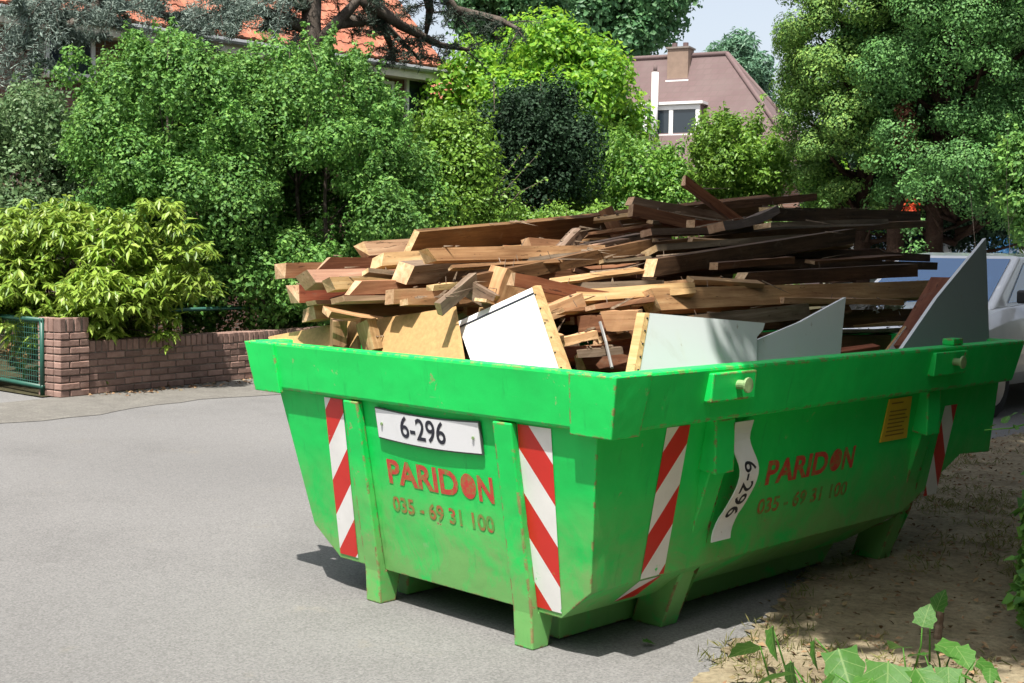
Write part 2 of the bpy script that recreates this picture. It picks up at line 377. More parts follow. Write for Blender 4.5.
# ================================================================== SETTING
def sheet(name, pts, mat, z):
    o = link(name, mesh(name, [(x, y, z) for x, y in pts], [tuple(range(len(pts)))]), None, mat); tag(o, kind='structure'); return o
sheet('ground', [(-400, -400), (400, -400), (400, 400), (-400, 400)], SOIL, -.03)
sheet('road', [(-60, -60), (60, -60), (60, 60), (-60, 60)], ASPHALT, 0)
WA = V((-6.80, 2.52, 0)); WD = V((-.2, 1, 0)).normalized(); WN = V((WD.y, -WD.x, 0))   # garden wall: start, along, street side
def wl(s, n, z=0): return WA + WD*s + WN*n + V((0, 0, z))
gp = [wl(-.1, -.12), wl(30, -.12), V((-60, 45, 0)), V((-60, 1.9, 0)), V((-8.8, 2.3, 0))]
sheet('garden_ground', [(p.x, p.y) for p in gp], SOIL, .012)
# ragged sandy strip along the foot of the wall
def ragged(name, line_a, line_b, mat, z, n=60, amp=.12):
    A = []; B = []
    for i in range(n+1):
        t = i/n; A.append(line_a(t)); j = amp*(math.sin(t*19)+math.sin(t*47+1)*.6+random.uniform(-1, 1)*.5)
        q = line_b(t); B.append((q[0]+j, q[1]+j*.3))
    v = [(x, y, z) for x, y in A] + [(x, y, z) for x, y in B]; m = n+1
    o = link(name, mesh(name, v, [(i, i+1, m+i+1, m+i) for i in range(n)]), None, mat); tag(o, kind='structure'); return o
ragged('sandy_edge', lambda t: tuple(wl(-3+t*16, -.05)[:2]), lambda t: tuple(wl(-3+t*16, .95+.35*math.sin(t*5))[:2]), SAND, .004)
ragged('verge', lambda t: (9, -6+t*26), lambda t: (2.20-.62*min(1, max(0, (t*26-6.2)/1.6))-1.15*min(1.2, max(0, (t*26-7.8)/3.2)), -6+t*26), DIRT, .006, 900, .055)

# ------------------------------------------------------------------ garden wall
gw = tag(empty('garden_wall', WA, math.atan2(WD.y, WD.x)), 'low weathered brick garden wall with soldier top course behind the skip', 'wall')
# local: x along the wall, y = away from the street, z up
def brick_mesh(l, h, d):
    mb = MB(); mb.box((0, 0, 0), (l, d, h)); me = mesh('brick', mb.v, mb.f)
    import bmesh
    bm = bmesh.new(); bm.from_mesh(me); bmesh.ops.recalc_face_normals(bm, faces=bm.faces)
    bmesh.ops.bevel(bm, geom=list(bm.edges), offset=.006, segments=1, affect='EDGES'); bm.to_mesh(me); bm.free(); me.materials.append(BRICK); return me
CO = .0665; BL = .215; BH = .056; WH = 6*CO
WLEN = 5.2
B_STR = brick_mesh(BL-.012, BH, .1); B_HALF = brick_mesh(BL/2-.012, BH, .1); B_SOL = brick_mesh(.062, .105, .2)
core = MB(); core.box((.3, .012, 0), (WLEN, .19, WH+.1)); core.build('mortar_core', MORTAR, gw)
def putb(me, x, y, z, parent, rz=0):
    o = link('brick', me, parent); o.location = (x, y + random.uniform(-.004, .004), z + random.uniform(-.002, .002)); o.rotation_euler = (random.uniform(-.012, .012), random.uniform(-.012, .012), rz+random.uniform(-.012, .012)); return o
for k in range(6):
    x = .34 + (0 if k % 2 else -BL/2)
    while x < WLEN-.1:
        if x < .33: putb(B_HALF, .345, 0, k*CO+.006, gw)
        else: putb(B_STR, x, 0, k*CO+.006, gw)
        x += BL
x = .35
while x < WLEN-.05: putb(B_SOL, x, -.002, WH+.006, gw); x += .0745
# pillar
gpil = tag(empty('gate_pillar', WA, math.atan2(WD.y, WD.x)), 'short square brick pillar between the green gate and low wall', 'pillar')
pc = MB(); pc.box((.014, -.02+.014, 0), (.326, .306, .72)); pc.build('mortar_core', MORTAR, gpil)
PB = brick_mesh(.213, BH, .1); PH = brick_mesh(.101, BH, .1); PS = brick_mesh(.062, .13, .1)
for k in range(9):
    z = k*CO+.006; a = k % 2
    # street face (local y = -.02)
    putb(PB if a else PH, 0, -.022, z, gpil); putb(PH if a else PB, .225 if a else .113, -.022, z, gpil)
    # end face (local x = 0) towards the gate
    for (y, m) in (((.085, PB),) if a else ((.085, PH), (.197, PH))):
        o = link('brick', m, gpil); o.rotation_euler[2] = math.pi/2; o.location = (.099, y, z)
    o = link('brick', PB, gpil); o.location = (.11, .21, z)
for i in range(4): putb(PS, .003+i*.085 if i < 3 else .265, -.022, 9*CO+.006, gpil)
for i in range(3):
    o = link('brick', PS, gpil); o.rotation_euler[2] = math.pi/2; o.location = (.099, .085+i*.078, 9*CO+.006)
# ------------------------------------------------------------------ gate and rail
TEAL = m_plain('green_gate_paint', (.015, .085, .06), .45); WIRE = m_plain('green_wire', (.03, .12, .09), .5)
gt = tag(empty('mesh_gate', wl(-.02, -.2)), 'dark green tube gate with wire mesh left of the brick pillar', 'gate')
gd = V((-.97, .02, 0)).normalized()
def gl(s, z): return gd*s + V((0, 0, z))
for z in (.71, .09): MB().tube([gl(0, z), gl(1.9, z)], .022, 8).build('rail', TEAL, gt, True)
for s in (.02, 1.88): MB().tube([gl(s, 0), gl(s, .73)], .022, 8).build('post', TEAL, gt, True)
w = MB()
for i in range(38): w.tube([gl(.05+i*.049, .10), gl(.05+i*.049, .70)], .0022, 4)
for i in range(12): w.tube([gl(0, .13+i*.05), gl(1.88, .13+i*.05)], .0022, 4)
w.build('wire_mesh', WIRE, gt)
rl = tag(empty('garden_rail', wl(.4, -.5)), 'dark pipe railing on thin posts behind the low brick wall', 'railing')
MB().tube([WD*0+V((0, 0, .74)), WD*7+V((0, 0, .74))], .022, 8).build('rail', TEAL, rl, True)
for s in (1.2, 2.75, 4.3, 5.9): MB().tube([WD*s, WD*s+V((0, 0, .74))], .016, 6).build('post', TEAL, rl, True)

# ================================================================== SKIP
HR, W, LEN = 1.005, 2.0, 2.97
sk = tag(empty('skip_container', (1, 1.5, 0)), 'bright green steel skip with red and white corner stripes, full of timber', 'skip container')
SO = V((1, 1.5, 0))
def SB(mb, name, mat, parent=sk, smooth=False, bv=.005):
    mb.v = [v-SO for v in mb.v]; o = mb.build(name, mat, parent, smooth)
    if bv: bevel(o, bv)
    return o
# body: stations through height; half-width and end positions
XC = 1.012
def hw(z): return .870 - .108*(.82-z)/.57 if z > .25 else .762 - .15*(.25-z)/.12
def yn(z): return .054 + .125*(.82-z)/.68
prof = [(yn(.82), .82), (yn(.25), .25), (yn(.13), .13), (2.02, .13), (2.26, .25), (2.72, .47), (3.03, .45), (2.96, .82)]
mb = MB()
pl = [(XC-hw(z), y, z) for y, z in prof]; pr = [(XC+hw(z), y, z) for y, z in prof]
n = len(prof); mb.v = [V(p) for p in pl+pr]
def F(*i): mb.f.append(i); mb.m.append(0)
F(n+0, 0, 1, n+1); F(n+1, 1, 2, n+2); F(n+2, 2, 3, n+3); F(n+3, 3, 4, n+4); F(n+4, 4, 5, n+5); F(n+5, 5, 6, n+6); F(n+6, 6, 7, n+7)
for s in (0, n): F(s+0, s+1, s+4, s+5, s+7); F(s+1, s+2, s+3, s+4); F(s+5, s+6, s+7)
body = SB(mb, 'body', PAINT, bv=0)
sm = body.modifiers.new('thickness', 'SOLIDIFY'); sm.thickness = .01; sm.offset = -1
bevel(body, .008, 2)
# rim: sloped box ring
e = .04; ZB = .812; T = .085
def ring(d, z): return [(d, d*.7, z), (W-d, d*.7, z), (W-d, LEN-d, z), (d, LEN-d, z)]
mb = MB(); mb.v = [V(p) for p in ring(0, HR)+ring(e, ZB)+ring(T+.03, ZB)+ring(T, HR)]
for a in range(4):
    for i in range(4):
        j = (i+1) % 4; b = (a+1) % 4; mb.f.append((a*4+i, a*4+j, b*4+j, b*4+i)); mb.m.append(0)
rim = SB(mb, 'rim', PAINT_RIM, bv=.012)
# corner caps wrapped round the near corners
def cap(name, sx):
    def X(x): return x if sx > 0 else W-x
    g = .011
    mb = MB()
    def pt(x, y, top):      # on the outer rim surface
        return V((X(x), y, HR-.004 if top else ZB-.014))
    o0 = [pt(W-.19, -g, 1), pt(W+g, -g, 1), pt(W+g, .172, 1)]; o1 = [pt(W-.205, e*.7-g, 0), pt(W-e+g, e*.7-g, 0), pt(W-e+g, .158, 0)]
    i0 = [pt(W-.19, .01, 1), pt(W-.012, .01, 1), pt(W-.012, .172, 1)]; i1 = [pt(W-.205, e*.7+.01, 0), pt(W-e-.012, e*.7+.01, 0), pt(W-e-.012, .158, 0)]
    mb.v = o0+o1+i0+i1
    for a, b in ((0, 1), (1, 2)):
        mb.f += [(a, b, 3+b, 3+a), (6+a, 9+a, 9+b, 6+b), (a, 6+a, 6+b, b), (3+a, 3+b, 9+b, 9+a)]; mb.m += [0]*4
    mb.f += [(0, 3, 9, 6), (2, 8, 11, 5)]; mb.m += [0, 0]
    SB(mb, name, PAINT_RIM, bv=.004)
cap('corner_cap', 1); cap('corner_cap', -1)
# skid rails, end posts with feet
for x0, x1 in ((.605, .69), (1.428, 1.518)):
    mb = MB()
    yz = [(.026, .805), (.142, .13), (.150, .0), (.23, .0), (.42, .10), (2.0, .10), (2.0, .128), (yn(.128), .128), (yn(.805), .805)]
    xa = x0; mb.prism([(x0, y, z) for y, z in yz[:4]] + [(x0, .26, .13), (x0, yn(.13)-.002, .132), (x0, yn(.805)-.002, .805)], (x1-x0, 0, 0))
    SB(mb, 'end_post', PAINT)
    mb = MB(); mb.prism([(x0+.012, .30, .008), (x0+.012, 2.05, .008), (x0+.012, 2.2, .128), (x0+.012, .30, .128)], (x1-x0-.024, 0, 0)); SB(mb, 'skid', PAINT)
for s in (1, -1):
    def X(x): return x if s > 0 else W-x
    for y0, sh in ((.655, .05), (2.20, .10)):
        y1 = y0+.095
        mb = MB(); q = [(X(1.895), .64), (X(1.735), .21), (X(1.645), .0), (X(1.50), .0), (X(1.55), .128), (X(1+hw(.2)-.002), .2), (X(1+hw(.25)-.002), .25), (X(1+hw(.64)-.002), .64)]
        mb.prism([(x, y0+sh*(1-z/.64), z) for x, z in q], (0, y1-y0, 0)); SB(mb, 'side_post', PAINT)
        mb = MB(); mb.prism([(X(1.918), y0-.012, ZB-.004), (X(1.86), y0-.012, ZB-.004), (X(1.84), y0-.012, .625), (X(1.918), y0-.012, .612)], (0, y1-y0+.02, 0)); SB(mb, 'gusset', PAINT)
    for y0, y1 in ((.49, .745), (2.06, 2.35)):
        mb = MB(); g = .03
        mb.hexa([(X(W-e*.62-.02), y0, .885), (X(W-e*.62+g), y0, .885), (X(W-e*.62+g), y1, .885), (X(W-e*.62-.02), y1, .885),
                 (X(W-e*.1-.02), y0, .985), (X(W-e*.1+g-.012), y0, .985), (X(W-e*.1+g-.012), y1, .985), (X(W-e*.1-.02), y1, .985)])
        SB(mb, 'pin_plate', PAINT_RIM)
        yc = (y0+y1)/2+.02
        mb = MB(); mb.tube([(X(1.98), yc, .94), (X(2.05), yc, .94)], .016, 14); p = SB(mb, 'lifting_pin', STEEL, bv=.003)
        mb = MB(); mb.tube([(X(2.046), yc, .94), (X(2.055), yc, .94)], .027, 16); SB(mb, 'pin_flange', STEEL, p, bv=.002); bpy.context.view_layer.update()
    mb = MB(); mb.box((min(X(1.93), X(1.985)), 2.27, HR+.001), (max(X(1.93), X(1.985)), 2.36, HR+.03)); SB(mb, 'rim_lug', PAINT_RIM)
# near end surface frames
def endp(x, z, off=.0025): return V((x, yn(z)-off, z))
def sidep(y, z, off=.0025): return V((XC+hw(z)+off, y, z))
def clip(poly, f):          # keep f>=0
    out = []
    for i in range(len(poly)):
        a, b = poly[i], poly[(i+1) % len(poly)]; fa, fb = f(a), f(b)
        if fa >= 0: out.append(a)
        if fa*fb < 0: t = fa/(fa-fb); out.append((a[0]+(b[0]-a[0])*t, a[1]+(b[1]-a[1])*t))
    return out
def stripes(w, h, slope, period, phase, place, name):
    # u 0..w, v 0..h ; diagonal bands
    mb = MB(); R = [(0, 0), (w, 0), (w, h), (0, h)]; k = -3
    for i in range(-4, int(h/period*2)+6):
        lo = phase + i*period/2; hi = lo+period/2
        p = clip(clip(R, lambda q: q[1]-slope*q[0]-lo), lambda q: hi-(q[1]-slope*q[0]))
        if len(p) > 2:
            n0 = len(mb.v); a = [place(u/w, v/h) for u, v in p]; mb.v += a; mb.f.append(tuple(range(n0, n0+len(p)))); mb.m.append(i % 2)
    mb.v = [v-SO for v in mb.v]
    o = link(name, mesh(name, mb.v, mb.f, mi=mb.m), sk, [TAPE_W, TAPE_R]); return o
stripes(.112, .64, 1.25, .285, .02, lambda u, v: endp(.405+.115*u+.045*v, .15+.652*v), 'hazard_stripe')
stripes(.145, .64, -1.25, .285, .13, lambda u, v: endp(1.475+.155*u+.048*v, .15+.652*v), 'hazard_stripe')
stripes(.13, .53, 1.25, .285, .16, lambda u, v: sidep(.415+.13*u+.0*v, .255+.54*v), 'hazard_stripe')
stripes(.12, .13, 1.25, .285, .0, lambda u, v: sidep(.425+.12*u-.01*v, .150+.098*v), 'hazard_stripe')
stripes(.13, .40, -1.25, .285, .05, lambda u, v: sidep(2.43+.12*u+.02*v, .30+.42*v), 'hazard_stripe')
# lettering
def text(body, size, name, mat, parent, fn, bold=.0, sx=1.0, fit=None):
    c = bpy.data.curves.new('t', 'FONT'); c.body = body; c.size = size; c.align_x = 'CENTER'; c.align_y = 'CENTER'; c.offset = bold; c.resolution_u = 4
    o = bpy.data.objects.new('t', c); COL.objects.link(o); bpy.context.view_layer.update()
    me = bpy.data.meshes.new_from_object(o.evaluated_get(bpy.context.evaluated_depsgraph_get())); bpy.data.objects.remove(o); bpy.data.curves.remove(c)
    if fit:
        xs = [v.co.x for v in me.vertices]; a, b = min(xs), max(xs); ys = [v.co.y for v in me.vertices]; ym = (min(ys)+max(ys))/2
        for v in me.vertices: v.co.x = fit[0]+(v.co.x-a)/(b-a)*(fit[1]-fit[0]); v.co.y -= ym
    for v in me.vertices: v.co = fn(v.co.x*sx, v.co.y)-SO
    # one mesh per character
    n_ = len(me.vertices); par = list(range(n_))
    def root(i):
        while par[i] != i: par[i] = par[par[i]]; i = par[i]
        return i
    for e_ in me.edges: par[root(e_.vertices[0])] = root(e_.vertices[1])
    groups = {}
    for f in me.polygons: groups.setdefault(root(f.vertices[0]), []).append(tuple(f.vertices))
    for fs in groups.values():
        ids = sorted({i for f in fs for i in f}); mp = {i: k for k, i in enumerate(ids)}
        link(name, mesh(name, [me.vertices[i].co for i in ids], [tuple(mp[i] for i in f) for f in fs]), parent, mat)
    bpy.data.meshes.remove(me)
def disc(name, cx, cy, rx, ry, mat, fn, parent=sk, n=28):
    vs = [fn(cx+rx*math.cos(2*math.pi*i/n), cy+ry*math.sin(2*math.pi*i/n))-SO for i in range(n)]
    return link(name, mesh(name, vs, [tuple(range(n))]), parent, mat)
f1 = lambda x, y: endp(x, .545+y, .0018)
f2 = lambda y, z: sidep(y, .56+z, .0018)
for f_, a, k in ((f1, .787, 1.0), (f2, 1.09, 1.105)):
    g_ = lambda x: a+(x-.75)*k
    text('PARID', .128, 'letter', STENCIL, sk, f_, .004, fit=(g_(.75), g_(1.143)))
    disc('letter', g_(1.197), 0, .040*k, .047, STENCIL, f_)
    text('N', .128, 'letter', STENCIL, sk, f_, .004, fit=(g_(1.247), g_(1.325)))
text('035 - 69 31 100', .082, 'digit', STENCIL2, sk, lambda x, y: endp(x, .418+y, .0018), .002, fit=(.79, 1.345))
text('035 - 69 31 100', .082, 'digit', STENCIL2, sk, lambda x, y: sidep(x, .428+y, .0018), .002, fit=(1.07, 1.72))
# number plate on the near end (slightly bowed)
def fplate(x, y, off=.0): return V((1.058+x, yn(.735+y)-.008-off, .735+y-.012*math.cos(x*5)))
mb = MB(); nx = 12
for i in range(nx+1):
    x = -.28+.56*i/nx
    for (y, o) in ((-.055, 0), (.055, 0), (.055, .006), (-.055, .006)): mb.v.append(fplate(x, y, o))
for i in range(nx):
    for k in range(4): mb.f.append((i*4+k, i*4+(k+1) % 4, i*4+4+(k+1) % 4, i*4+4+k)); mb.m.append(0)
mb.f += [(0, 1, 2, 3), (nx*4+3, nx*4+2, nx*4+1, nx*4)]; mb.m += [0, 0]
plt = SB(mb, 'number_plate', WHITE_PL, bv=0)
bd = MB()
for i in range(nx+1):
    x = -.285+.57*i/nx
    for (y, o) in ((-.0605, -.004), (.0605, -.004), (.0605, .0035), (-.0605, .0035)): bd.v.append(fplate(x, y, o))
for i in range(nx):
    for k in range(4): bd.f.append((i*4+k, i*4+(k+1) % 4, i*4+4+(k+1) % 4, i*4+4+k)); bd.m.append(0)
bd.f += [(0, 1, 2, 3), (nx*4+3, nx*4+2, nx*4+1, nx*4)]; bd.m += [0, 0]
SB(bd, 'plate_border', m_plain('plate_edge', (.06, .08, .07), .6), plt, bv=0)
text('6-296', .115, 'digit', INK, plt, lambda x, y: fplate(x-.02, y+.002, .0072), .0015, .95)
for x in (-.25, .25):
    p = fplate(x, 0, .007); SB(MB().tube([p, p+V((0, -.004, 0))], .006, 8), 'rivet', STEEL, plt, bv=0)
# bent number plate on the long side, hanging down from the rim
def fbent(s, t, off=0):        # s 0 top .. 1 bottom, t across -.5 .. .5
    z = .785-.44*s
    k = [(0, .01), (.15, -.012), (.42, .03), (.7, .015), (1, -.03)]
    for (a, ya), (b, yb) in zip(k, k[1:]):
        if a <= s <= b: f = (s-a)/(b-a); f = f*f*(3-2*f); y = ya+(yb-ya)*f; break
    bow = .018+.05*math.sin(math.pi*min(1, s*1.05))**2 + (.02 if s > .8 else 0)*(s-.8)*5
    return V((XC+hw(z)+bow+off, .835+y+.115*t, z))
mb = MB(); n = 20
for i in range(n+1):
    s = i/n
    for t, o in ((-.5, 0), (.5, 0), (.5, .005), (-.5, .005)): mb.v.append(fbent(s, t, o))
for i in range(n):
    for k in range(4): mb.f.append((i*4+k, i*4+(k+1) % 4, i*4+4+(k+1) % 4, i*4+4+k)); mb.m.append(0)
mb.f += [(0, 1, 2, 3), (n*4+3, n*4+2, n*4+1, n*4)]; mb.m += [0, 0]
p2 = SB(mb, 'bent_number_plate', WHITE_PL, bv=0); tag(p2, 'bent white number plate hanging on the long side')
text('6-296', .108, 'digit', INK, p2, lambda x, y: fbent(.57+x/.44*.92, y/.115*.9, .0062), .0012, .95)
# yellow notice
mb = MB(); mb.hexa([sidep(1.912, .602, .002), sidep(2.14, .602, .002), sidep(2.14, .602, .007), sidep(1.912, .602, .007), sidep(1.918, .788, .002), sidep(2.109, .788, .002), sidep(2.109, .788, .007), sidep(1.918, .788, .007)])
yl = SB(mb, 'yellow_notice', YELLOW, bv=0)
pr_ = MB()
for i in range(9):
    z = .765-.0175*i
    if i == 1: continue
    a = 1.94; b = a+random.uniform(.11, .165) if i else a+.1
    pr_.add([sidep(a, z, .0085), sidep(b, z, .0085), sidep(b, z+.006, .0085), sidep(a, z+.006, .0085)], [(0, 1, 2, 3)])
SB(pr_, 'notice_print', m_plain('print_brown', (.22, .13, .02), .6), yl, bv=0)

# ================================================================== TIMBER
GROUPT = 'scrap timber piled in the skip'
def timber(label, A, B, h, t, mat, roll=0, cutA=0, cutB=0, name='timber', bend=0, nails=0, group=None, cutmat=True, warp=.002):
    A = V(A); B = V(B); d = B-A; L = d.length; d.normalize()
    s = d.cross(V((0, 0, 1))); s.normalize(); u = s.cross(d)
    c, si = math.cos(math.radians(roll)), math.sin(math.radians(roll)); s, u = s*c+u*si, u*c-s*si
    mb = MB(); ns = 5
    for i in range(ns+1):
        f = i/ns; x = L*f; bz = -bend*4*f*(1-f)
        for (yy, zz) in ((-t/2, -h/2), (t/2, -h/2), (t/2, h/2), (-t/2, h/2)):
            sk_ = (cutA if i == 0 else cutB if i == ns else 0)*zz + (random.uniform(-.5, .5)*min(.03, h*.35) if i in (0, ns) else 0)
            mb.v.append(V((x+sk_, yy+random.uniform(-warp, warp), zz+bz+random.uniform(-warp, warp))))
    for i in range(ns):
        for k in range(4): mb.f.append((i*4+k, i*4+(k+1) % 4, i*4+4+(k+1) % 4, i*4+4+k)); mb.m.append(0)
    mb.f += [(3, 2, 1, 0), (ns*4, ns*4+1, ns*4+2, ns*4+3)]; mb.m += [1, 1] if cutmat else [0, 0]
    o = mb.build(name, [mat, CUT if cutmat else mat])
    o.matrix_world = Matrix(((d.x, s.x, u.x, A.x), (d.y, s.y, u.y, A.y), (d.z, s.z, u.z, A.z), (0, 0, 0, 1)))
    tag(o, label, 'timber', group or GROUPT)
    for k in range(nails):
        q = V((random.uniform(.03, min(L*.7, .9)), random.uniform(-t/2, t/2)*.8, h/2*random.choice((1, 1, -1))))
        dv = V((random.uniform(-.4, .4), random.uniform(-.3, .3), 1 if q.z > 0 else -1)).normalized()*random.uniform(.02, .04)
        n_ = MB().tube([q, q+dv], .0014, 5); m_ = mesh('nail', n_.v, n_.f); link('nail', m_, o, NAIL)
    return o
def T_(label, a, xa, b, xb, h, t, mat, **k): return timber(label, onx(*a, xa), onx(*b, xb), h*.88, t*.95, mat, **k)
# rear top boards
T_('wide dark board along the top back of the pile, mitred left end', (517, 236), .06, (765, 207), .02, .17, .035, W_BROWN, cutA=.9, nails=2, cutmat=False, roll=-24)
T_('wide brown board at the upper left of the pile, slanted pale end', (411, 243), .34, (590, 226), .26, .125, .03, W_BROWN, cutA=.5, roll=-22)
T_('pinkish board jutting left below the wide brown top board', (363, 251), .26, (470, 243), .22, .075, .05, W_PINK, cutA=-.4, roll=25)
T_('pale yellow batten just under the pinkish top left board', (377, 262), .44, (560, 250), .40, .06, .07, W_PALE, roll=20, cutA=.6, nails=1)
T_('sharp edged orange plank above the rough grey beam end', (427, 256), .80, (600, 252), .74, .06, .06, W_TAN, roll=12, cutA=-.5)
T_('rough grey beam with a frayed sawn end in mid pile', (402, 273), .66, (520, 264), .62, .085, .10, W_GREY, roll=-10, cutA=.3)
T_('tan square beam poking out farthest left from the pile', (280, 271), .12, (560, 264), .12, .07, .07, W_TAN, roll=4)
T_('thin dark plank with mitred pale tip over the leftmost beam', (322, 264), .30, (600, 262), .30, .06, .03, W_BROWN, cutA=1.2)
T_('flat pinkish plank second from the leftmost beam', (306, 280), .34, (610, 271), .38, .065, .09, W_PINK, roll=22, cutA=-.4)
T_('short pale plank stepping forward of the pinkish plank', (329, 285), .48, (590, 273), .48, .055, .06, W_PALE, roll=14, cutA=-.5)
T_('red brown beam with a square pale end at the far left', (294, 294), .20, (540, 284), .22, .085, .09, W_RED, roll=3)
T_('orange tan board with long mitred tip in the left stack', (352, 288), .62, (640, 279), .62, .062, .03, W_TAN, cutA=1.1)
T_('thin pink slat lying below the orange mitred board', (338, 300), .64, (560, 296), .66, .022, .09, W_PINK, roll=10)
T_('pale board with splintered grey end lowest in the left stack', (308, 314), .26, (480, 308), .3, .06, .09, W_PALE, roll=12)
T_('slim slat resting on the splintered grey ended board', (311, 303), .30, (470, 300), .3, .022, .07, W_PINK, roll=8)
T_('tilted tan slat dropping rightward above the particle board', (326, 312), .52, (470, 337), .62, .028, .08, W_TAN, roll=-15)
T_('pale block end beside the bent plank in the left stack', (389, 297), .74, (560, 290), .78, .065, .06, W_PALE, roll=6, cutA=.2)
T_('thin batten crossing under the pale block end', (404, 302), .80, (520, 304), .86, .028, .06, W_TAN, roll=8)
T_('small upright pale stub behind the green rim', (338, 348), .42, (339, 318), .44, .085, .06, W_PALE, roll=0)
T_('leaning yellowish stub with a knot beside the particle board', (373, 350), .66, (366, 322), .62, .075, .05, W_PALE, roll=0)
T_('steep short grey brown board rising left of the square block', (439, 309), 1.06, (474, 279), 1.0, .055, .03, W_GREY)
T_('broad brown plank crossing the mid pile diagonally', (468, 283), 1.0, (650, 245), .86, .062, .035, W_BROWN, nails=4, cutmat=False)
T_('very long thin plank reaching out over the right end', (612, 252), .80, (925, 224), .46, .05, .035, W_BROWN, nails=4, bend=-.02)
T_('reddish plank sloping down right in front of the diagonal plank', (512, 279), 1.16, (604, 298), 1.3, .055, .05, W_RED, nails=2)
T_('square brown block standing beside the white panel top', (494, 306), 1.02, (506, 272), 1.02, .10, .10, W_TAN)
T_('short grey offcut lying left of the square brown block', (466, 287), .98, (494, 303), 1.1, .075, .03, W_GREY)
T_('orange tipped batten lying high across the mid pile', (526, 243), .46, (625, 250), .42, .042, .05, W_TAN, roll=15, nails=2)
T_('wedge shaped pale offcut rising in the mid pile', (560, 252), .62, (581, 230), .58, .06, .05, W_GREY, cutB=-.8)
T_('long splinter pale slat under the wedge offcut', (500, 262), .70, (640, 236), .5, .03, .05, W_GREY)
T_('second long splinter slat beside the wedge offcut', (540, 258), .74, (625, 240), .66, .02, .06, W_PINK)
T_('brown upright plank leaning on the wide dark back board', (624, 246), .22, (606, 210), .13, .085, .03, W_BROWN, cutmat=False)
T_('white tipped dark stick in the shadowy middle', (573, 268), .84, (640, 292), .9, .035, .035, W_DARK)
T_('brown plank sticking up highest above the pile', (752, 232), .55, (683, 180), .42, .055, .04, W_BROWN, cutB=.3)
T_('splintered grey plank sloping from the top of the pile', (629, 201), .24, (728, 218), .36, .05, .06, W_GREY, cutA=.5, nails=1)
T_('broken brown plank under the splintered grey plank', (632, 211), .40, (720, 232), .6, .07, .05, W_BROWN, roll=10)
T_('small pale ended block below the broken brown plank', (690, 226), .62, (760, 226), .56, .065, .05, W_RED)
T_('thin dark slat with raised nail near pile top', (646, 233), .7, (812, 229), .56, .035, .07, W_GREY, roll=10, nails=2)
T_('rough topped curved plank right of the pile top', (716, 228), .82, (772, 211), .52, .05, .09, W_GREY, roll=15, bend=.02)
T_('dark beam with a pale square end at top right', (766, 214), .52, (915, 217), .36, .085, .08, W_DARK, nails=3)
T_('thin long dark board at the very back right', (720, 206), .16, (815, 197), .1, .05, .03, W_BROWN, cutmat=False)
T_('grey flat plank under the dark pale ended beam', (762, 226), .78, (880, 222), .66, .03, .11, W_GREY, roll=8)
T_('dark beam with white painted end facing left', (650, 268), 1.06, (850, 236), .96, .085, .06, W_DARK, cutA=.6, nails=2)
T_('flat grey brown board behind the white ended beam', (646, 253), .92, (800, 241), .9, .035, .13, W_GREY, roll=22)
T_('dark beam with orange mitred end in the right half', (738, 280), 1.24, (912, 270), 1.2, .075, .06, W_DARK, cutA=.9, nails=2)
T_('light ended stub between the two dark right beams', (714, 266), 1.16, (790, 260), 1.16, .035, .05, W_BROWN)
T_('big pale front beam running to the right end', (648, 302), 1.40, (938, 290), 1.30, .10, .08, W_TAN, roll=18, cutA=-.5, nails=5)
T_('striped weathered plank below the big front beam', (692, 324), 1.5, (806, 311), 1.46, .075, .04, W_GREY, roll=8, nails=1)
T_('brown beam low at the right behind the grey panel', (716, 322), 1.34, (926, 317), 1.2, .095, .08, W_BROWN, roll=8)
T_('lowest brown board at the right inside the rim', (720, 345), 1.42, (920, 341), 1.3, .08, .06, W_BROWN)
T_('flat grey slat between the two low right beams', (770, 334), 1.4, (915, 330), 1.26, .02, .12, W_GREY, roll=8)
T_('dark plank stacked at the right end under the beams', (700, 262), 1.0, (932, 266), .86, .05, .08, W_DARK)
T_('dark flat board seen through the gap above the orange mitred beam', (640, 266), .9, (880, 258), .8, .12, .03, W_DARK, cutmat=False)
T_('rough ended dark plank at the far right', (780, 252), .92, (925, 258), .8, .05, .07, W_DARK)
T_('pale plank crossing left under the big front beam', (572, 300), 1.24, (690, 292), 1.42, .055, .10, W_PALE, roll=24)
T_('short brown block with pale edge near the front corner', (606, 321), 1.44, (642, 320), 1.56, .085, .05, W_TAN, cutA=-.2)
T_('grey splintered stick lowest near the front corner', (577, 354), 1.40, (622, 350), 1.52, .03, .05, W_GREY)
T_('mid brown slab left of the short front block', (580, 325), 1.32, (612, 322), 1.42, .075, .07, W_BROWN)
T_('pale offcut with ragged side in the front hollow', (540, 316), 1.24, (580, 300), 1.3, .06, .05, W_PALE)
T_('flat orange slat over the front hollow', (536, 307), 1.2, (606, 304), 1.24, .025, .08, W_TAN, roll=10)
T_('small red brown slat above the flat orange slat', (540, 297), 1.14, (598, 296), 1.2, .04, .05, W_RED)
T_('pale tapered slat at the end of the hollow', (560, 288), 1.06, (660, 284), 1.2, .03, .06, W_GREY, roll=12)
T_('ragged pale chunk above the low grey stick', (556, 343), 1.34, (596, 334), 1.42, .035, .05, W_PALE)
T_('slim pointed stick beside the white panel edge', (546, 330), 1.3, (562, 338), 1.38, .02, .025, W_PALE)
T_('brown plank leaning on the grey upright panel', (902, 350), 1.72, (941, 281), 1.58, .045, .10, W_RED, cutmat=False)
T_('pale narrow upright batten left of the blue panel', (636, 372), 1.66, (647, 325), 1.62, .05, .03, W_PALE, nails=2)
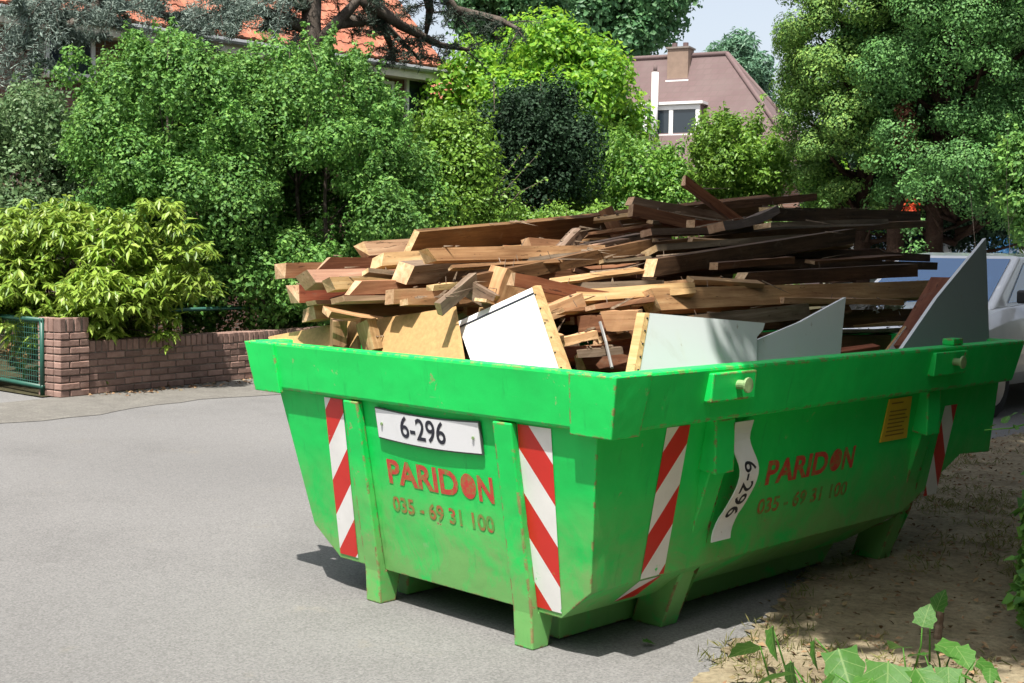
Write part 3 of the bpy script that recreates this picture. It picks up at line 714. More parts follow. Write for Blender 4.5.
# deep filler offcuts, nothing tells them apart
LB = 'weathered brown offcut wedged deep in the middle of the timber pile'
for i in range(165):
    x = random.uniform(.15, 1.72); y = random.uniform(.22, 1.9); L = random.uniform(.5, 1.2)
    L = min(L, 2.78-y)
    zc = min(1.0 + .16*min(1, y/1.2) + .12*(1-abs(x-.6)/1.1), 1.25) if x < 1.5 else .98
    z = random.uniform(.62, zc - .04)
    if y < .5 and z > .98: z -= .1
    if i > 95: x = random.uniform(.15, .8); y = random.uniform(.9, 1.9); L = random.uniform(.6, 1.0); z = random.uniform(1.08, 1.40+.12*(y-.9)-.12*(x-.15))
    a = random.gauss(0, .10); p = V((x, y, z)); q = p + V((math.sin(a)*L, math.cos(a)*L, random.uniform(-.05, .07)*L))
    q.x = min(1.76, max(.12, q.x))
    mt, wd = random.choice([(W_BROWN, 'brown'), (W_BROWN, 'brown'), (W_DARK, 'dark'), (W_TAN, 'tan'), (W_GREY, 'grey'), (W_RED, 'reddish')])
    timber('%s offcut wedged deep in the middle of the timber pile' % wd, p, q, random.uniform(.025, .075), random.uniform(.03, .10), mt, roll=random.uniform(-30, 30), group='offcuts deep in the pile', nails=random.choice([0, 0, 1]))

# thin laths strewn over the top
ORD = 'first second third fourth fifth sixth seventh eighth ninth tenth eleventh twelfth thirteenth fourteenth fifteenth sixteenth seventeenth eighteenth nineteenth twentieth twenty-first twenty-second'.split()
random.seed(31)
LATHS = ((450, 268, 560, 262, .9), (555, 282, 640, 270, 1.1), (600, 262, 700, 255, .95), (650, 246, 720, 238, .75), (520, 262, 600, 252, .8), (690, 280, 760, 284, 1.3), (640, 287, 720, 280, 1.2), (480, 300, 540, 318, 1.1), (590, 308, 650, 300, 1.36), (760, 243, 840, 236, .8), (810, 262, 900, 256, 1.05), (780, 300, 900, 302, 1.4), (555, 226, 640, 214, .2), (585, 236, 650, 226, .4), (650, 222, 740, 224, .45), (430, 288, 520, 278, .9), (560, 312, 640, 306, 1.35), (600, 340, 650, 332, 1.45), (850, 326, 920, 322, 1.3), (365, 272, 440, 280, .6), (690, 240, 790, 246, .85), (740, 256, 850, 246, 1.0))
LX = sorted(q[0]*1000+q[1] for q in LATHS)
for (x0, y0, x1, y1, xx) in LATHS:
    cs = [(W_TAN, 'tan'), (W_GREY, 'grey'), (W_BROWN, 'brown'), (W_PALE, 'pale')]; mt, wd = random.choice(cs)
    T_('thin %s lath lying loose on the timber pile, %s loose lath from the left' % (wd, ORD[LX.index(x0*1000+y0)]), (x0, y0), xx+random.uniform(-.03, .03), (x1, y1), xx+random.uniform(-.12, .12), random.uniform(.012, .03), random.uniform(.03, .06), mt, roll=random.uniform(-20, 30), name='lath', nails=random.choice([0, 1, 2]), group='loose laths on the pile')
# splinters, chips and broken bark lying all over the heap: too small and many to pick apart
bpy.context.view_layer.update(); random.seed(77)
src = [o for o in COL.objects if o.name.startswith(('timber', 'lath')) and o.type == 'MESH']
sp_ = MB()
for i in range(620):
    o = random.choice(src); vs_ = o.data.vertices; j = random.randrange(0, 5); f = random.random()
    a = o.matrix_world @ (vs_[j*4+2].co.lerp(vs_[j*4+6].co, f)); b = o.matrix_world @ (vs_[j*4+3].co.lerp(vs_[j*4+7].co, f))
    if a.z < 1.02: continue
    p = a.lerp(b, random.random())+V((0, 0, .004)); L_ = random.choice([.04, .06, .1, .16, .24])*random.uniform(.6, 1.3); an_ = random.gauss(0, .45)
    d = V((math.sin(an_), math.cos(an_), random.gauss(0, .18))).normalized()*L_; w_ = random.uniform(.002, .007)
    s_ = V((d.y, -d.x, 0)).normalized()*w_; u_ = V((0, 0, w_*.6))
    sp_.add([p-s_, p+s_, p+u_*2, p+d], [(0, 1, 3), (1, 2, 3), (2, 0, 3), (0, 2, 1)])
spo = sp_.build('wood_splinters', W_GREY); tag(spo, 'splinters and chips scattered over the timber pile', 'splinters', kind='stuff')
# ------------------------------------------------------------------ boards and panels
def panel(label, pts, off, face, edge, cat='panel', name='board_panel'):
    c = sum(pts, V())/len(pts); mb = MB().prism([p-c for p in pts], off, 0, 1)
    o = mb.build(name, [face, edge]); o.location = c; tag(o, label, cat); return o
EDGE = CHIP
EP, EN = (0, .22, .95), (0, 1, -.5)          # sheets leaning back from the near rim
def pe(*q, d=0): return [onpl(x, y, (0, .22+d, .95), EN) for x, y in q]
def ps(*q, x0=1.87, k=.35): return [onpl(x, y, (x0, 0, .95), (1, 0, k)) for x, y in q]
panel('tan particle board sheet standing behind the near rim', pe((362, 321), (446, 309), (453, 307), (466, 385), (368, 378), d=-.09), (.0, .016, .003), CHIP, CHIP, 'board')
panel('low tan board sliver at the far left inside the rim', pe((268, 337), (356, 320), (360, 374), (280, 366), d=-.075), (.0, .014, .003), CHIP, CHIP, 'board')
pw = pe((457, 322), (533, 287), (568, 392), (482, 392), d=-.01)
wp = panel('white laminate panel with tan edge and dark line, propped on the near rim', pw, (.0, .02, .004), PANEL_W, CHIP)
c0 = wp.location
def onp(a, b, t): return a+(b-a)*t
ln = [onp(pw[0], pw[3], .07), onp(pw[1], pw[2], .05), onp(pw[1], pw[2], .065), onp(pw[0], pw[3], .09)]
mb = MB().prism([p-c0 + V((0, -.003, 0)) for p in ln], (0, .002, 0)); mb.build('dark_line', INK, wp)
st = [pw[1]+V((.0, -.006, .0)), onp(pw[1], pw[0], -.045)+V((0, -.006, 0)), onp(pw[2], pw[3], -.075)+V((0, -.006, 0)), pw[2]+V((0, -.006, 0))]
es = MB().prism([p-c0 for p in st], (.0, .03, 0)).build('edge_strip', W_PALE, wp)
for i in range(6):
    q = onp(onp(st[0], st[3], .08+i*.14), onp(st[1], st[2], .08+i*.14), .3+.3*random.random())-c0
    MB().tube([q, q+V((0, -.004, 0))], .0028, 6).build('staple', INK, es)
pb = ps((649, 313), (765, 323), (763, 330), (757, 337), (757, 392), (634, 400))
bp = panel('pale blue laminate panel with stapled tan left edge against the long rim', pb, (-.016, 0, -.003), PANEL_B, CHIP)
c0 = bp.location; st = [pb[0]+V((.003, 0, 0)), pb[5]+V((.003, 0, 0)), pb[5]+V((.003, -.032, 0)), pb[0]+V((.003, -.026, .0))]
es = MB().prism([p-c0 for p in st], (-.035, .0, 0)).build('edge_strip', W_PALE, bp)
for i in range(5):
    q = onp(onp(st[0], st[1], .06+i*.15), onp(st[3], st[2], .06+i*.15), .4)-c0
    MB().tube([q, q+V((.004, 0, 0))], .0035, 6).build('staple', INK, es)
panel('pale blue offcut with a long sloping top beside the stapled panel', ps((728, 352), (800, 322), (846, 297), (843, 325), (838, 385), (730, 394), x0=1.85), (-.016, 0, -.003), PANEL_B, PANEL_W)
panel('tall grey triangular panel standing at the far right of the skip', ps((893, 362), (937, 298), (986, 238), (990, 362), x0=1.86, k=.3), (-.018, 0, -.003), PANEL_G, PANEL_W)
panel('white broken sliver behind the brown leaning plank', ps((886, 352), (906, 326), (914, 354), x0=1.70), (-.012, 0, 0), PANEL_W, CHIP)
wr = MB().tube([onx(600, 322, 1.45), onx(606, 342, 1.5), onx(612, 368, 1.6)], .006, 6).build('bent_rod', m_plain('rod_grey', (.30, .30, .29), .5, .5)); tag(wr, 'thin grey bent metal rod in front of the short block', 'rod')
# torn insulation
P = np.array([onx(random.uniform(845, 905), random.uniform(307, 312), 1.24) for _ in range(160)]); N = sph(160)
ins = link('torn_insulation', leaf_mesh('torn_insulation', P, N, .05, .03), None, m_plain('white_fluff', (.72, .72, .70), .9)); tag(ins, 'shredded white insulation lying on the low brown beam', 'insulation')
# ================================================================== HOUSES
def m_brickwall(name, a, b, mortar):
    t = NT(name); co = t.coords('Object'); sep = t.node('SeparateXYZ'); t.L(co, sep.inputs[0]); cb = t.node('CombineXYZ')
    t.L(sep.outputs[1], cb.inputs[0]); t.L(sep.outputs[2], cb.inputs[1])
    br = t.node('TexBrick'); br.inputs['Scale'].default_value = 1; br.inputs['Brick Width'].default_value = .22; br.inputs['Row Height'].default_value = .065; br.inputs['Mortar Size'].default_value = .006
    br.inputs['Color1'].default_value = (*a, 1); br.inputs['Color2'].default_value = (*b, 1); br.inputs['Mortar'].default_value = (*mortar, 1)
    t.L(cb.outputs[0], br.inputs['Vector']); t.color(br.outputs[0]); t.set(Roughness=.9); t.bump(br.outputs['Fac'], -.3, .01); return t.mat
HB = m_brickwall('house_brick', (.13, .065, .045), (.20, .105, .075), (.20, .18, .16))
CREAM = m_plain('cream_fascia', (.62, .58, .46), .6); WPAINT = m_plain('white_window_paint', (.78, .78, .76), .45, var=.05)
def m_glass(name, c=(.02, .03, .04)):
    t = NT(name); t.set(Base_Color=(*c, 1), Roughness=.06); t.b.inputs['Specular IOR Level'].default_value = .8; return t.mat
GLASS = m_glass('window_glass')
XE = -14.13; XF = -14.5; ZE = 4.87; Y0, Y1 = 2.0, 13.95
h1 = tag(empty('brick_house', (XF, 8, 0)), 'brick house with orange tiled roof behind the cedar and shrubs', 'house'); HO = V((XF, 8, 0))
def HBd(mb, name, mat, parent=h1): mb.v = [v-HO for v in mb.v]; return mb.build(name, mat, parent)
HBd(MB().prism([(XF, Y0, 0), (XF, Y0, 4.9), (XF-4.5, Y0, 9.4), (XF-9, Y0, 4.9), (XF-9, Y0, 0)], (0, Y1-.3-Y0, 0)), 'wall', HB)
HBd(MB().prism([(XE+.02, Y0-.4, ZE-.02), (XE+.02, Y0-.4, ZE-.10), (XF-4.5, Y0-.4, ZE+4.75), (XF-4.5, Y0-.4, ZE+4.87)], (0, Y1+.4-Y0-.02, 0)), 'roof', TILE)
roof = bpy.data.objects['roof']
HBd(MB().prism([(XF-4.52, Y0-.4, ZE+4.87), (XF-4.52, Y0-.4, ZE+4.75), (XF-9.4, Y0-.4, ZE-.10), (XF-9.4, Y0-.4, ZE-.02)], (0, Y1+.4-Y0-.02, 0)), 'rear_roof', TILE)
HBd(MB().box((XE-.02, Y0-.4, ZE-.26), (XE+.02, Y1, ZE-.03)), 'fascia', CREAM)
HBd(MB().box((XF+.002, Y0-.4, ZE-.24), (XE-.022, Y1-.01, ZE-.20)), 'soffit', CREAM)
HBd(MB().tube([(XE+.07, Y0-.4, ZE-.07), (XE+.07, Y1, ZE-.07)], .055, 8), 'gutter', m_plain('zinc', (.30, .31, .32), .5, .4))
# roof tiles: rows up the slope
tw, te = .245, .30; sl_ = V((XF-4.5-XE, 0, 4.87+.02)).normalized(); nr = V((-sl_.z, 0, sl_.x)); nr = -nr if nr.z < 0 else nr
tm = MB(); prof_t = [(0, .0), (.03, .035), (.08, .045), (.12, .02), (.18, .012), (.245, .018)]
for a, (y, z) in enumerate(prof_t):
    for (s, zz) in ((0, z+.028), (te+.04, z+.006)): tm.v.append(V((0, y, 0)) + sl_*s + nr*zz)
for a in range(len(prof_t)-1): tm.f.append((a*2, a*2+2, a*2+3, a*2+1)); tm.m.append(0)
k = len(tm.v); tm.v += [V((0, y, 0)) + nr*.0 for y, z in prof_t]
for a in range(len(prof_t)-1): tm.f.append((k+a, k+a+1, a*2+2, a*2)); tm.m.append(0)
tme = mesh('roof_tile', tm.v, tm.f); tme.materials.append(TILE)
spots = []
for r_ in range(22):
    for c_ in range(int((Y1-Y0+.3)/tw)):
        p = V((XE+.05, Y0-.35+c_*tw, ZE+.0)) + sl_*(te*r_)
        d = p-V(CAM); zz = d.dot(V(_fw)); X = 512+F_PX*d.dot(V(_r))/zz; Y = 341.5-F_PX*d.dot(V(_u))/zz
        spots.append((0 if (-20 < X < 470 and Y > -25) else 1, abs(X-380), p))
spots.sort(key=lambda q: (q[0], q[1]))
for s in spots[:290]:
    o = link('roof_tile', tme, roof); o.location = s[2]-HO; o.rotation_euler = (random.uniform(-.012, .012), random.uniform(-.012, .012), 0)
rest = MB()
for s in spots[290:]: rest.add([v+s[2]-HO for v in tm.v], tm.f)
ro = link('roof_tiles', mesh('roof_tiles', rest.v, rest.f), roof, TILE); ro['kind'] = 'stuff'
def window(parent, org, y0, y1, z0, z1, x, panes=2, name='window', frame=WPAINT):
    fr = MB(); t = .06
    fr.box((x, y0, z0), (x+.07, y0+t, z1)).box((x, y1-t, z0), (x+.07, y1, z1)).box((x, y0+t, z0), (x+.069, y1-t, z0+t)).box((x, y0+t, z1-t), (x+.069, y1-t, z1))
    for i in range(1, panes): yc = y0+(y1-y0)*i/panes; fr.box((x, yc-t/2, z0+t), (x+.068, yc+t/2, z1-t))
    fr.v = [v-org for v in fr.v]; w_ = fr.build(name, frame, parent)
    for i in range(panes):
        a = y0+(y1-y0)*i/panes; b = y0+(y1-y0)*(i+1)/panes; g = MB().box((x+.02, a+t/2, z0+t/2), (x+.035, b-t/2, z1-t/2)); g.v = [v-org for v in g.v]; g.build('pane', GLASS, w_)
    s_ = MB().box((x, y0-.06, z0-.06), (x+.12, y1+.06, z0-.003)); s_.v = [v-org for v in s_.v]; s_.build('sill', CREAM, w_)
def wpx(x0, y0, x1, y1, panes): 
    a = onx(x0, y0, XF); b = onx(x1, y1, XF); window(h1, HO, a.y, b.y, min(a.z, b.z)-.0, max(a.z, b.z), XF+.004, panes)
wpx(44, 74, 93, 34, 2); wpx(404, 122, 428, 80, 1); wpx(372, 118, 392, 82, 1); wpx(150, 110, 230, 60, 3)
# annexe beyond the gable
an = tag(empty('brick_annexe', (XF-2, 16, 0)), 'low brick annexe with small white window behind the lime green tree', 'house')
ao = V((XF-2, 16, 0)); m_ = MB().box((XF-5, 14.2, 0), (XF-.6, 18.2, 4.3)); m_.v = [v-ao for v in m_.v]; m_.build('wall', HB, an)
m_ = MB().prism([(XF-.3, 14.0, 4.25), (XF-.3, 14.0, 4.4), (XF-2.8, 14.0, 5.6), (XF-5.3, 14.0, 4.4), (XF-5.3, 14.0, 4.25)], (0, 4.4, 0)); m_.v = [v-ao for v in m_.v]; m_.build('roof', TILE, an)
a = onx(452, 139, XF-.6); b = onx(471, 118, XF-.6); window(an, ao, a.y, b.y, a.z, b.z, XF-.596, 2)

# ------------------------------------------------------------------ far house with hipped mauve roof
TH = math.radians(26); P0 = at(727, 54, 45)
UX = RIGHT*math.cos(TH) - FWD*math.sin(TH); VX = -RIGHT*math.sin(TH) - FWD*math.cos(TH)
def m_farroof():
    t = NT('mauve_roof_tiles'); co = t.coords('Object')
    v = t.node('TexBrick'); v.inputs['Scale'].default_value = 1; v.inputs['Brick Width'].default_value = .26; v.inputs['Row Height'].default_value = .20; v.inputs['Mortar Size'].default_value = .02
    v.inputs['Color1'].default_value = (.125, .080, .080, 1); v.inputs['Color2'].default_value = (.140, .092, .091, 1); v.inputs['Mortar'].default_value = (.12, .082, .078, 1)
    sep = t.node('SeparateXYZ'); cb = t.node('CombineXYZ'); t.L(co, sep.inputs[0]); t.L(t.math('ADD', sep.outputs[0], sep.outputs[1]), cb.inputs[0]); t.L(sep.outputs[2], cb.inputs[1]); t.L(cb.outputs[0], v.inputs['Vector'])
    c = t.mix(t.ramp(t.noise(co, .8, 6), [(.4, 0.), (.7, .4)]), v.outputs[0], (.165, .13, .122))
    t.color(c); t.set(Roughness=.85); t.bump(v.outputs['Fac'], -.4, .03); return t.mat
FROOF = m_farroof()
base0 = V((P0.x, P0.y, 0)); h2 = tag(empty('hipped_house', base0, 0), 'distant house with mauve hipped roof, chimney and white dormer windows', 'house')
h2.matrix_world = Matrix(((UX.x, VX.x, 0, base0.x), (UX.y, VX.y, 0, base0.y), (0, 0, 1, 0), (0, 0, 0, 1)))
ZR = P0.z; dr = 4.2; A_, B_ = .82, .52; RL = -9.5
rv = [(RL, 0, ZR), (0, 0, ZR), (A_*dr, B_*dr, ZR-dr), (A_*dr, -B_*dr, ZR-dr), (RL-A_*dr, -B_*dr, ZR-dr), (RL-A_*dr, B_*dr, ZR-dr)]
r2 = link('roof', mesh('roof', rv, [(0, 5, 2, 1), (1, 2, 3), (0, 1, 3, 4), (0, 4, 5), (2, 5, 4, 3)]), h2, FROOF)
MB().box((RL-A_*dr+.4, -B_*dr+.4, 0), (A_*dr-.4, B_*dr-.4, ZR-dr-.01)).build('wall', HB, h2)
for a, b in ((rv[1], rv[2]), (rv[1], rv[3]), (rv[0], rv[1])): MB().tube([V(a)+V((0, 0, .02)), V(b)+V((0, 0, .02))], .085, 8).build('ridge_tiles', FROOF, r2, True)
# dormer
dz0, dz1 = ZR-2.95, ZR-1.85; u0, u1 = -3.4, -.45; vf = 1.42
dm_ = MB().prism([(u0, .55, dz1+.02), (u0, vf-.04, dz1+.02), (u0, vf-.04, dz0-.15), (u0, .9, dz0-.15)], (u1-u0, 0, 0)).build('dormer', FROOF, h2)
MB().box((u0-.12, .45, dz1+.03), (u1+.12, vf+.15, dz1+.12)).build('dormer_roof', WPAINT, dm_)
t = .14
fr = MB().box((u0, vf-.02, dz0-.02), (u1, vf+.06, dz0+t)).box((u0, vf-.02, dz1-t), (u1, vf+.06, dz1+.02))
for i in range(4): uu = u0+(u1-u0-t)*i/3; fr.box((uu, vf-.02, dz0+t), (uu+t, vf+.058, dz1-t))
fw_ = fr.build('window_frame', WPAINT, dm_)
for i in range(3):
    a = u0+(u1-u0-t)*i/3+t; b = u0+(u1-u0-t)*(i+1)/3; MB().box((a, vf-.01, dz0+t), (b, vf+.02, dz1-t)).build('pane', GLASS, dm_)
MB().prism([(u1+.0, vf-.03, dz0-.1), (u1+1.1, vf+.1, dz0+.33), (u1+1.1, vf+.1, dz0+.45), (u1, vf-.03, dz0+.02)], (0, .05, 0)).build('flashing', WPAINT, dm_)
MB().tube([(-1.95, 1.75, ZR-3.4), (-1.95, 1.75, ZR-.75)], .115, 10).build('flue_pipe', WPAINT, h2, True)
MB().tube([(-1.95, 1.75, ZR-.75), (-1.95, 1.75, ZR-.5)], .07, 8).build('flue_tip', FROOF, h2, True)
ch = MB().box((-2.0, -.2, ZR-.9), (-1.25, .42, ZR+.22)).build('chimney', m_plain('chimney_brick', (.24, .17, .13), .9), h2)
MB().box((-2.05, -.25, ZR+.221), (-1.2, .47, ZR+.28)).build('chimney_cap', m_plain('chimney_cap', (.20, .17, .15), .9), ch)
MB().box((-2.04, .42, ZR-.93), (-1.21, .47, ZR-.86)).build('chimney_flashing', WPAINT, ch)
for u in (-1.85, -1.45): MB().tube([(u, .1, ZR+.281), (u, .1, ZR+.45)], .1, 8).build('chimney_pot', FROOF, ch)

# ================================================================== CARS
CARW = m_plain('white_car_paint', (.80, .81, .82), .18, var=.02); CARW.node_tree.nodes['Principled BSDF'].inputs['Coat Weight'].default_value = .6
TRIM = m_plain('black_trim', (.012, .012, .013), .5); TYRE = m_plain('tyre', (.018, .018, .018), .85); RIMM = m_plain('alloy', (.5, .5, .52), .3, .8)
LAMP = m_glass('headlamp', (.55, .58, .6)); CGLASS = m_glass('car_glass', (.045, .16, .36)); CGLASS.node_tree.nodes['Principled BSDF'].inputs['IOR'].default_value = 2.0  # car glass: sky reflection painted in as a blue base colour
RED = m_glass('tail_lamp', (.35, .01, .01))
def car(label, loc, rz, paint, H=1.47, Wd=1.74, L=4.1, group=None, van=False):
    c = tag(empty('parked_car', loc, rz), label, 'car', group); hw_ = Wd/2
    # side profile: local y forward is -y (front at y=-L/2)
    f = -L/2
    if van: S = [(0, .42, .92), (.08, .36, 1.0), (.75, .30, 1.12), (1.3, .30, 1.18), (L-.1, .30, 1.18), (L, .4, 1.1)]; cabin = [(.55, 1.30, H, L-.25, L-.02)]
    else: S = [(0, .42, .66), (.1, .30, .74), (.5, .26, .86), (1.05, .26, .96), (1.6, .26, 1.0), (L-.75, .27, 1.02), (L-.12, .30, .98), (L, .42, .85)]
    mb = MB(); n = 9
    for (y, z0, z1) in S:
        end = min(1, .86+.14*min(1, min(y, L-y)/.35))
        w = hw_*end
        ring_ = [(-w*.9, z0), (-w, z0+.12), (-w*1.0, (z0+z1)/2), (-w*.98, z1-.12), (-w*.88, z1-.02), (0, z1+.03), (w*.88, z1-.02), (w*.98, z1-.12), (w, (z0+z1)/2), (w, z0+.12), (w*.9, z0)]
        mb.v += [V((x, f+y, z)) for x, z in ring_]
    m = 11
    for i in range(len(S)-1):
        for k in range(m): mb.f.append((i*m+k, i*m+(k+1) % m, (i+1)*m+(k+1) % m, (i+1)*m+k)); mb.m.append(0)
    mb.f += [tuple(range(m)), tuple(reversed(range((len(S)-1)*m, len(S)*m)))]; mb.m += [0, 0]
    bo = mb.build('body', paint, c, True); bevel(bo, .03, 2)
    # greenhouse
    if van: ya, yb, yc_, yd = .55, 1.25, L-.2, L-.04; zb = 1.10
    else: ya, yb, yc_, yd = .98, 1.72, L-.75, L-.22; zb = .97
    wb, wt = hw_*.93, hw_*.72
    def gp_(y, w, z): return V((w, f+y, z))
    base = [gp_(ya, -wb*.9, zb-.04), gp_(ya, wb*.9, zb-.04), gp_(yd, wb*.9, zb+.02), gp_(yd, -wb*.9, zb+.02)]
    top = [gp_(yb, -wt, H-.035), gp_(yb, wt, H-.035), gp_(yc_, wt*.96, H-.05), gp_(yc_, -wt*.96, H-.05)]
    crown = [gp_(yb+.15, -wt*.6, H-.004), gp_(yb+.15, wt*.6, H-.004), gp_(yc_-.15, wt*.6, H-.012), gp_(yc_-.15, -wt*.6, H-.012)]
    mb = MB(); mb.v = base+top+crown
    mb.f = [(0, 1, 5, 4), (1, 2, 6, 5), (2, 3, 7, 6), (3, 0, 4, 7), (4, 5, 9, 8), (5, 6, 10, 9), (6, 7, 11, 10), (7, 4, 8, 11), (8, 9, 10, 11), (3, 2, 1, 0)]; mb.m = [0]*10
    cab = mb.build('cabin', paint, c); bevel(cab, .03, 3)
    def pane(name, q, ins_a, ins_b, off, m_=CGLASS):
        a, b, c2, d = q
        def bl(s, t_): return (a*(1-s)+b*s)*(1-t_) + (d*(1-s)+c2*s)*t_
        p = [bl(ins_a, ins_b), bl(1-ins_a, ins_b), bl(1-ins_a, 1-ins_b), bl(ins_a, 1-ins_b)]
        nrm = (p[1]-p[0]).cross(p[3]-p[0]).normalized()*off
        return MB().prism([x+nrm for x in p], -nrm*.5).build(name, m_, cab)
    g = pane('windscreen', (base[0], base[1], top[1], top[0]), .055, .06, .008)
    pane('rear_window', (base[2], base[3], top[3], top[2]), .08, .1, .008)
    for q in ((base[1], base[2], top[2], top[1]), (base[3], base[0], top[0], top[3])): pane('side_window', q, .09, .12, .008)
    # wiper arms
    for s in (-.35, .25): MB().tube([gp_(ya+.02, s*wb, zb+.0), gp_(ya+.12, (s+.38)*wb, zb+.075)], .008, 5).build('wiper', TRIM, cab)
    for s in (-1, 1):
        mi_ = MB().hexa([V((s*(hw_*.9), f+ya+.35, zb+.02)), V((s*(hw_+.17), f+ya+.38, zb+.03)), V((s*(hw_+.17), f+ya+.47, zb+.03)), V((s*(hw_*.9), f+ya+.47, zb+.02)), V((s*(hw_*.9), f+ya+.35, zb+.14)), V((s*(hw_+.17), f+ya+.38, zb+.15)), V((s*(hw_+.17), f+ya+.47, zb+.15)), V((s*(hw_*.9), f+ya+.47, zb+.14))])
        bevel(mi_.build('mirror', TRIM, c), .02)
        z = .70 if not van else .82
        MB().hexa([V((s*hw_*.5, f-.005+.02, z-.09)), V((s*hw_*.84, f+.05, z-.08)), V((s*hw_*.84, f+.3, z-.06)), V((s*hw_*.5, f+.3, z-.08)), V((s*hw_*.5, f+.03, z+.035)), V((s*hw_*.86, f+.12, z+.07)), V((s*hw_*.86, f+.34, z+.08)), V((s*hw_*.5, f+.3, z+.05))]).build('headlight', LAMP, c)
        for y in (.78, L-.8):
            cx = s*(hw_-.10)
            wh = MB().tube([V((cx-.1, f+y, .31)), V((cx+.1, f+y, .31))], .31, 24).build('wheel', TYRE, c); bevel(wh, .02)
            MB().tube([V((s*(hw_-.02), f+y, .31)), V((s*(hw_+.006), f+y, .31))], .2, 18).build('rim', RIMM, wh)
        MB().box((min(s*hw_*.7, s*hw_*.9), f+L-.06, .72), (max(s*hw_*.7, s*hw_*.9), f+L+.01, .95)).build('tail_light', RED, c)
    MB().box((-.4, f-.012, .38), (.4, f+.05, .55)).build('grille', TRIM, c)
    MB().tube([gp_(yc_-.1, 0, H-.02), gp_(yc_-.02, 0, H+.16)], .005, 5).build('antenna', TRIM, c)
    return c
cp = at(943, 262, 12.3)
car('white hatchback parked nose on just beyond the skip', (cp.x-.07, cp.y+.75, 0), .0, CARW, 1.45, 1.70, group='cars parked along the kerb')
vp_ = at(935, 216, 21); car('taller white van parked farther back beneath the conifers', (vp_.x, vp_.y, 0), .08, CARW, 2.03, 1.85, 4.5, van=True, group='cars parked along the kerb')
v3 = at(1040, 262, 15.5); car('white car mostly hidden at the right edge behind the hatchback', (v3.x+.3, v3.y+.6, 0), .05, CARW, 1.40, 1.75, group='cars parked along the kerb')

# ================================================================== PLANTS
def shrub(kind, label, px, py, D, wpx, hpx, n, leaf, L, Wl, nc=26, r0=.28, r1=.5, cat='shrub', stems=3, r=.03, group=None, droop=.2, up=.5, extra=(), hollow=.4, nlimb=9, dm=.8):
    c, rad = blob(px, py, D, wpx, hpx, dm); C, R = crown_clumps(c, rad, nc, r0, r1, hollow)
    d_ = sph(nc); d_[:, 2] = np.abs(d_[:, 2])*1.1-.25; k_ = RNG.uniform(.98, 1.16, (nc, 1)); C = np.vstack([C, np.array(c)+d_*k_*np.array(rad)]); R = np.append(R, RNG.uniform(.07, .17, nc))
    if dm < 1:
        for q in range(int(nc*1.1)):
            d1 = V(sph(1)[0]); d1.z = abs(d1.z)*.9+.15; d1.normalize(); b1 = np.array(c)+np.array((d1.x*rad[0], d1.y*rad[1], d1.z*rad[2]))*.95; lg = random.uniform(.12, .5)
            g1 = np.array((d1.x*.5+random.gauss(0, .2), d1.y*.5+random.gauss(0, .2), 1.0)); g1 /= np.linalg.norm(g1)
            for k1 in range(5): C = np.vstack([C, b1+g1*lg*k1/4]); R = np.append(R, .085-.012*k1)
    for (ex, ey, eD, er) in extra: C = np.vstack([C, np.array(at(ex, ey, eD))]); R = np.append(R, er)
    return plant(kind, label, cat, (c.x, c.y, 0), [tuple(q) for q in C], R, n, leaf, L, Wl, r=r, stems=stems, group=group, droop=droop, up=up, nlimb=nlimb)
shrub('garden_shrub', 'tall glossy dark green shrub towering directly left of the timber', 318, 192, 15.6, 222, 275, 120000, LF_PEAR, .05, .033, 62, .18, .5, extra=[(215, 120, 16.0, .5), (205, 170, 16.2, .5), (240, 150, 16, .5), (255, 110, 16, .45), (270, 62, 15.6, .35), (318, 70, 15.6, .35), (368, 108, 15.8, .35), (412, 172, 15.8, .4), (425, 205, 15.8, .4), (240, 75, 15.5, .3)])
shrub('garden_shrub', 'tall leafy green shrub above the yellow green rhododendron', 170, 185, 15.0, 225, 275, 115000, LF_PEAR, .05, .033, 60, .18, .48, extra=[(70, 55, 15.2, .12), (65, 75, 15.2, .16), (120, 72, 15, .3), (175, 50, 15, .25), (135, 45, 15, .18)])
shrub('garden_shrub', 'silvery grey green shrub at the far left beneath the house', 20, 190, 16.2, 200, 190, 44000, LF_GREY, .06, .038, 56, .25, .45, extra=[(10, 190, 15.4, .5), (20, 225, 15.0, .5)])
shrub('garden_shrub', 'bright lighter green shrub just right of the dark tall shrub', 450, 190, 16.5, 90, 140, 20000, LF_HEDGE, .06, .04, 36, .22, .4, extra=[(440, 215, 15.8, .4), (500, 205, 16.5, .35)])
shrub('garden_shrub', 'shaded low shrub growing behind the railing by the skip', 262, 285, 15.2, 210, 110, 26000, LF_PEAR, .055, .036, 40, .18, .34)
shrub('round_bush', 'dark rounded bush below the lime green tree', 532, 150, 18.3, 118, 112, 36000, LF_DARK, .055, .036, 40, .2, .45, hollow=.3, extra=[(492, 118, 18.3, .3), (560, 100, 18.4, .34), (588, 140, 18.3, .33), (474, 160, 18.3, .36), (585, 178, 18.2, .36), (520, 92, 18.4, .2), (545, 200, 18.1, .4), (500, 195, 18.1, .4)])
shrub('garden_shrub', 'leafy mid green shrub left of the bushes beneath the far roof', 625, 190, 19.5, 125, 98, 24000, LF_MID, .07, .045, 26, .3, .45, extra=[(600, 205, 19, .4), (660, 172, 19.5, .3)])
shrub('garden_shrub', 'light green feathery shrub beneath the distant mauve roof', 735, 170, 20.5, 112, 100, 24000, LF_HEDGE, .075, .04, 28, .28, .42, extra=[(705, 150, 20.5, .25), (745, 130, 20.5, .3), (760, 150, 20.5, .3), (725, 127, 20.5, .2)])
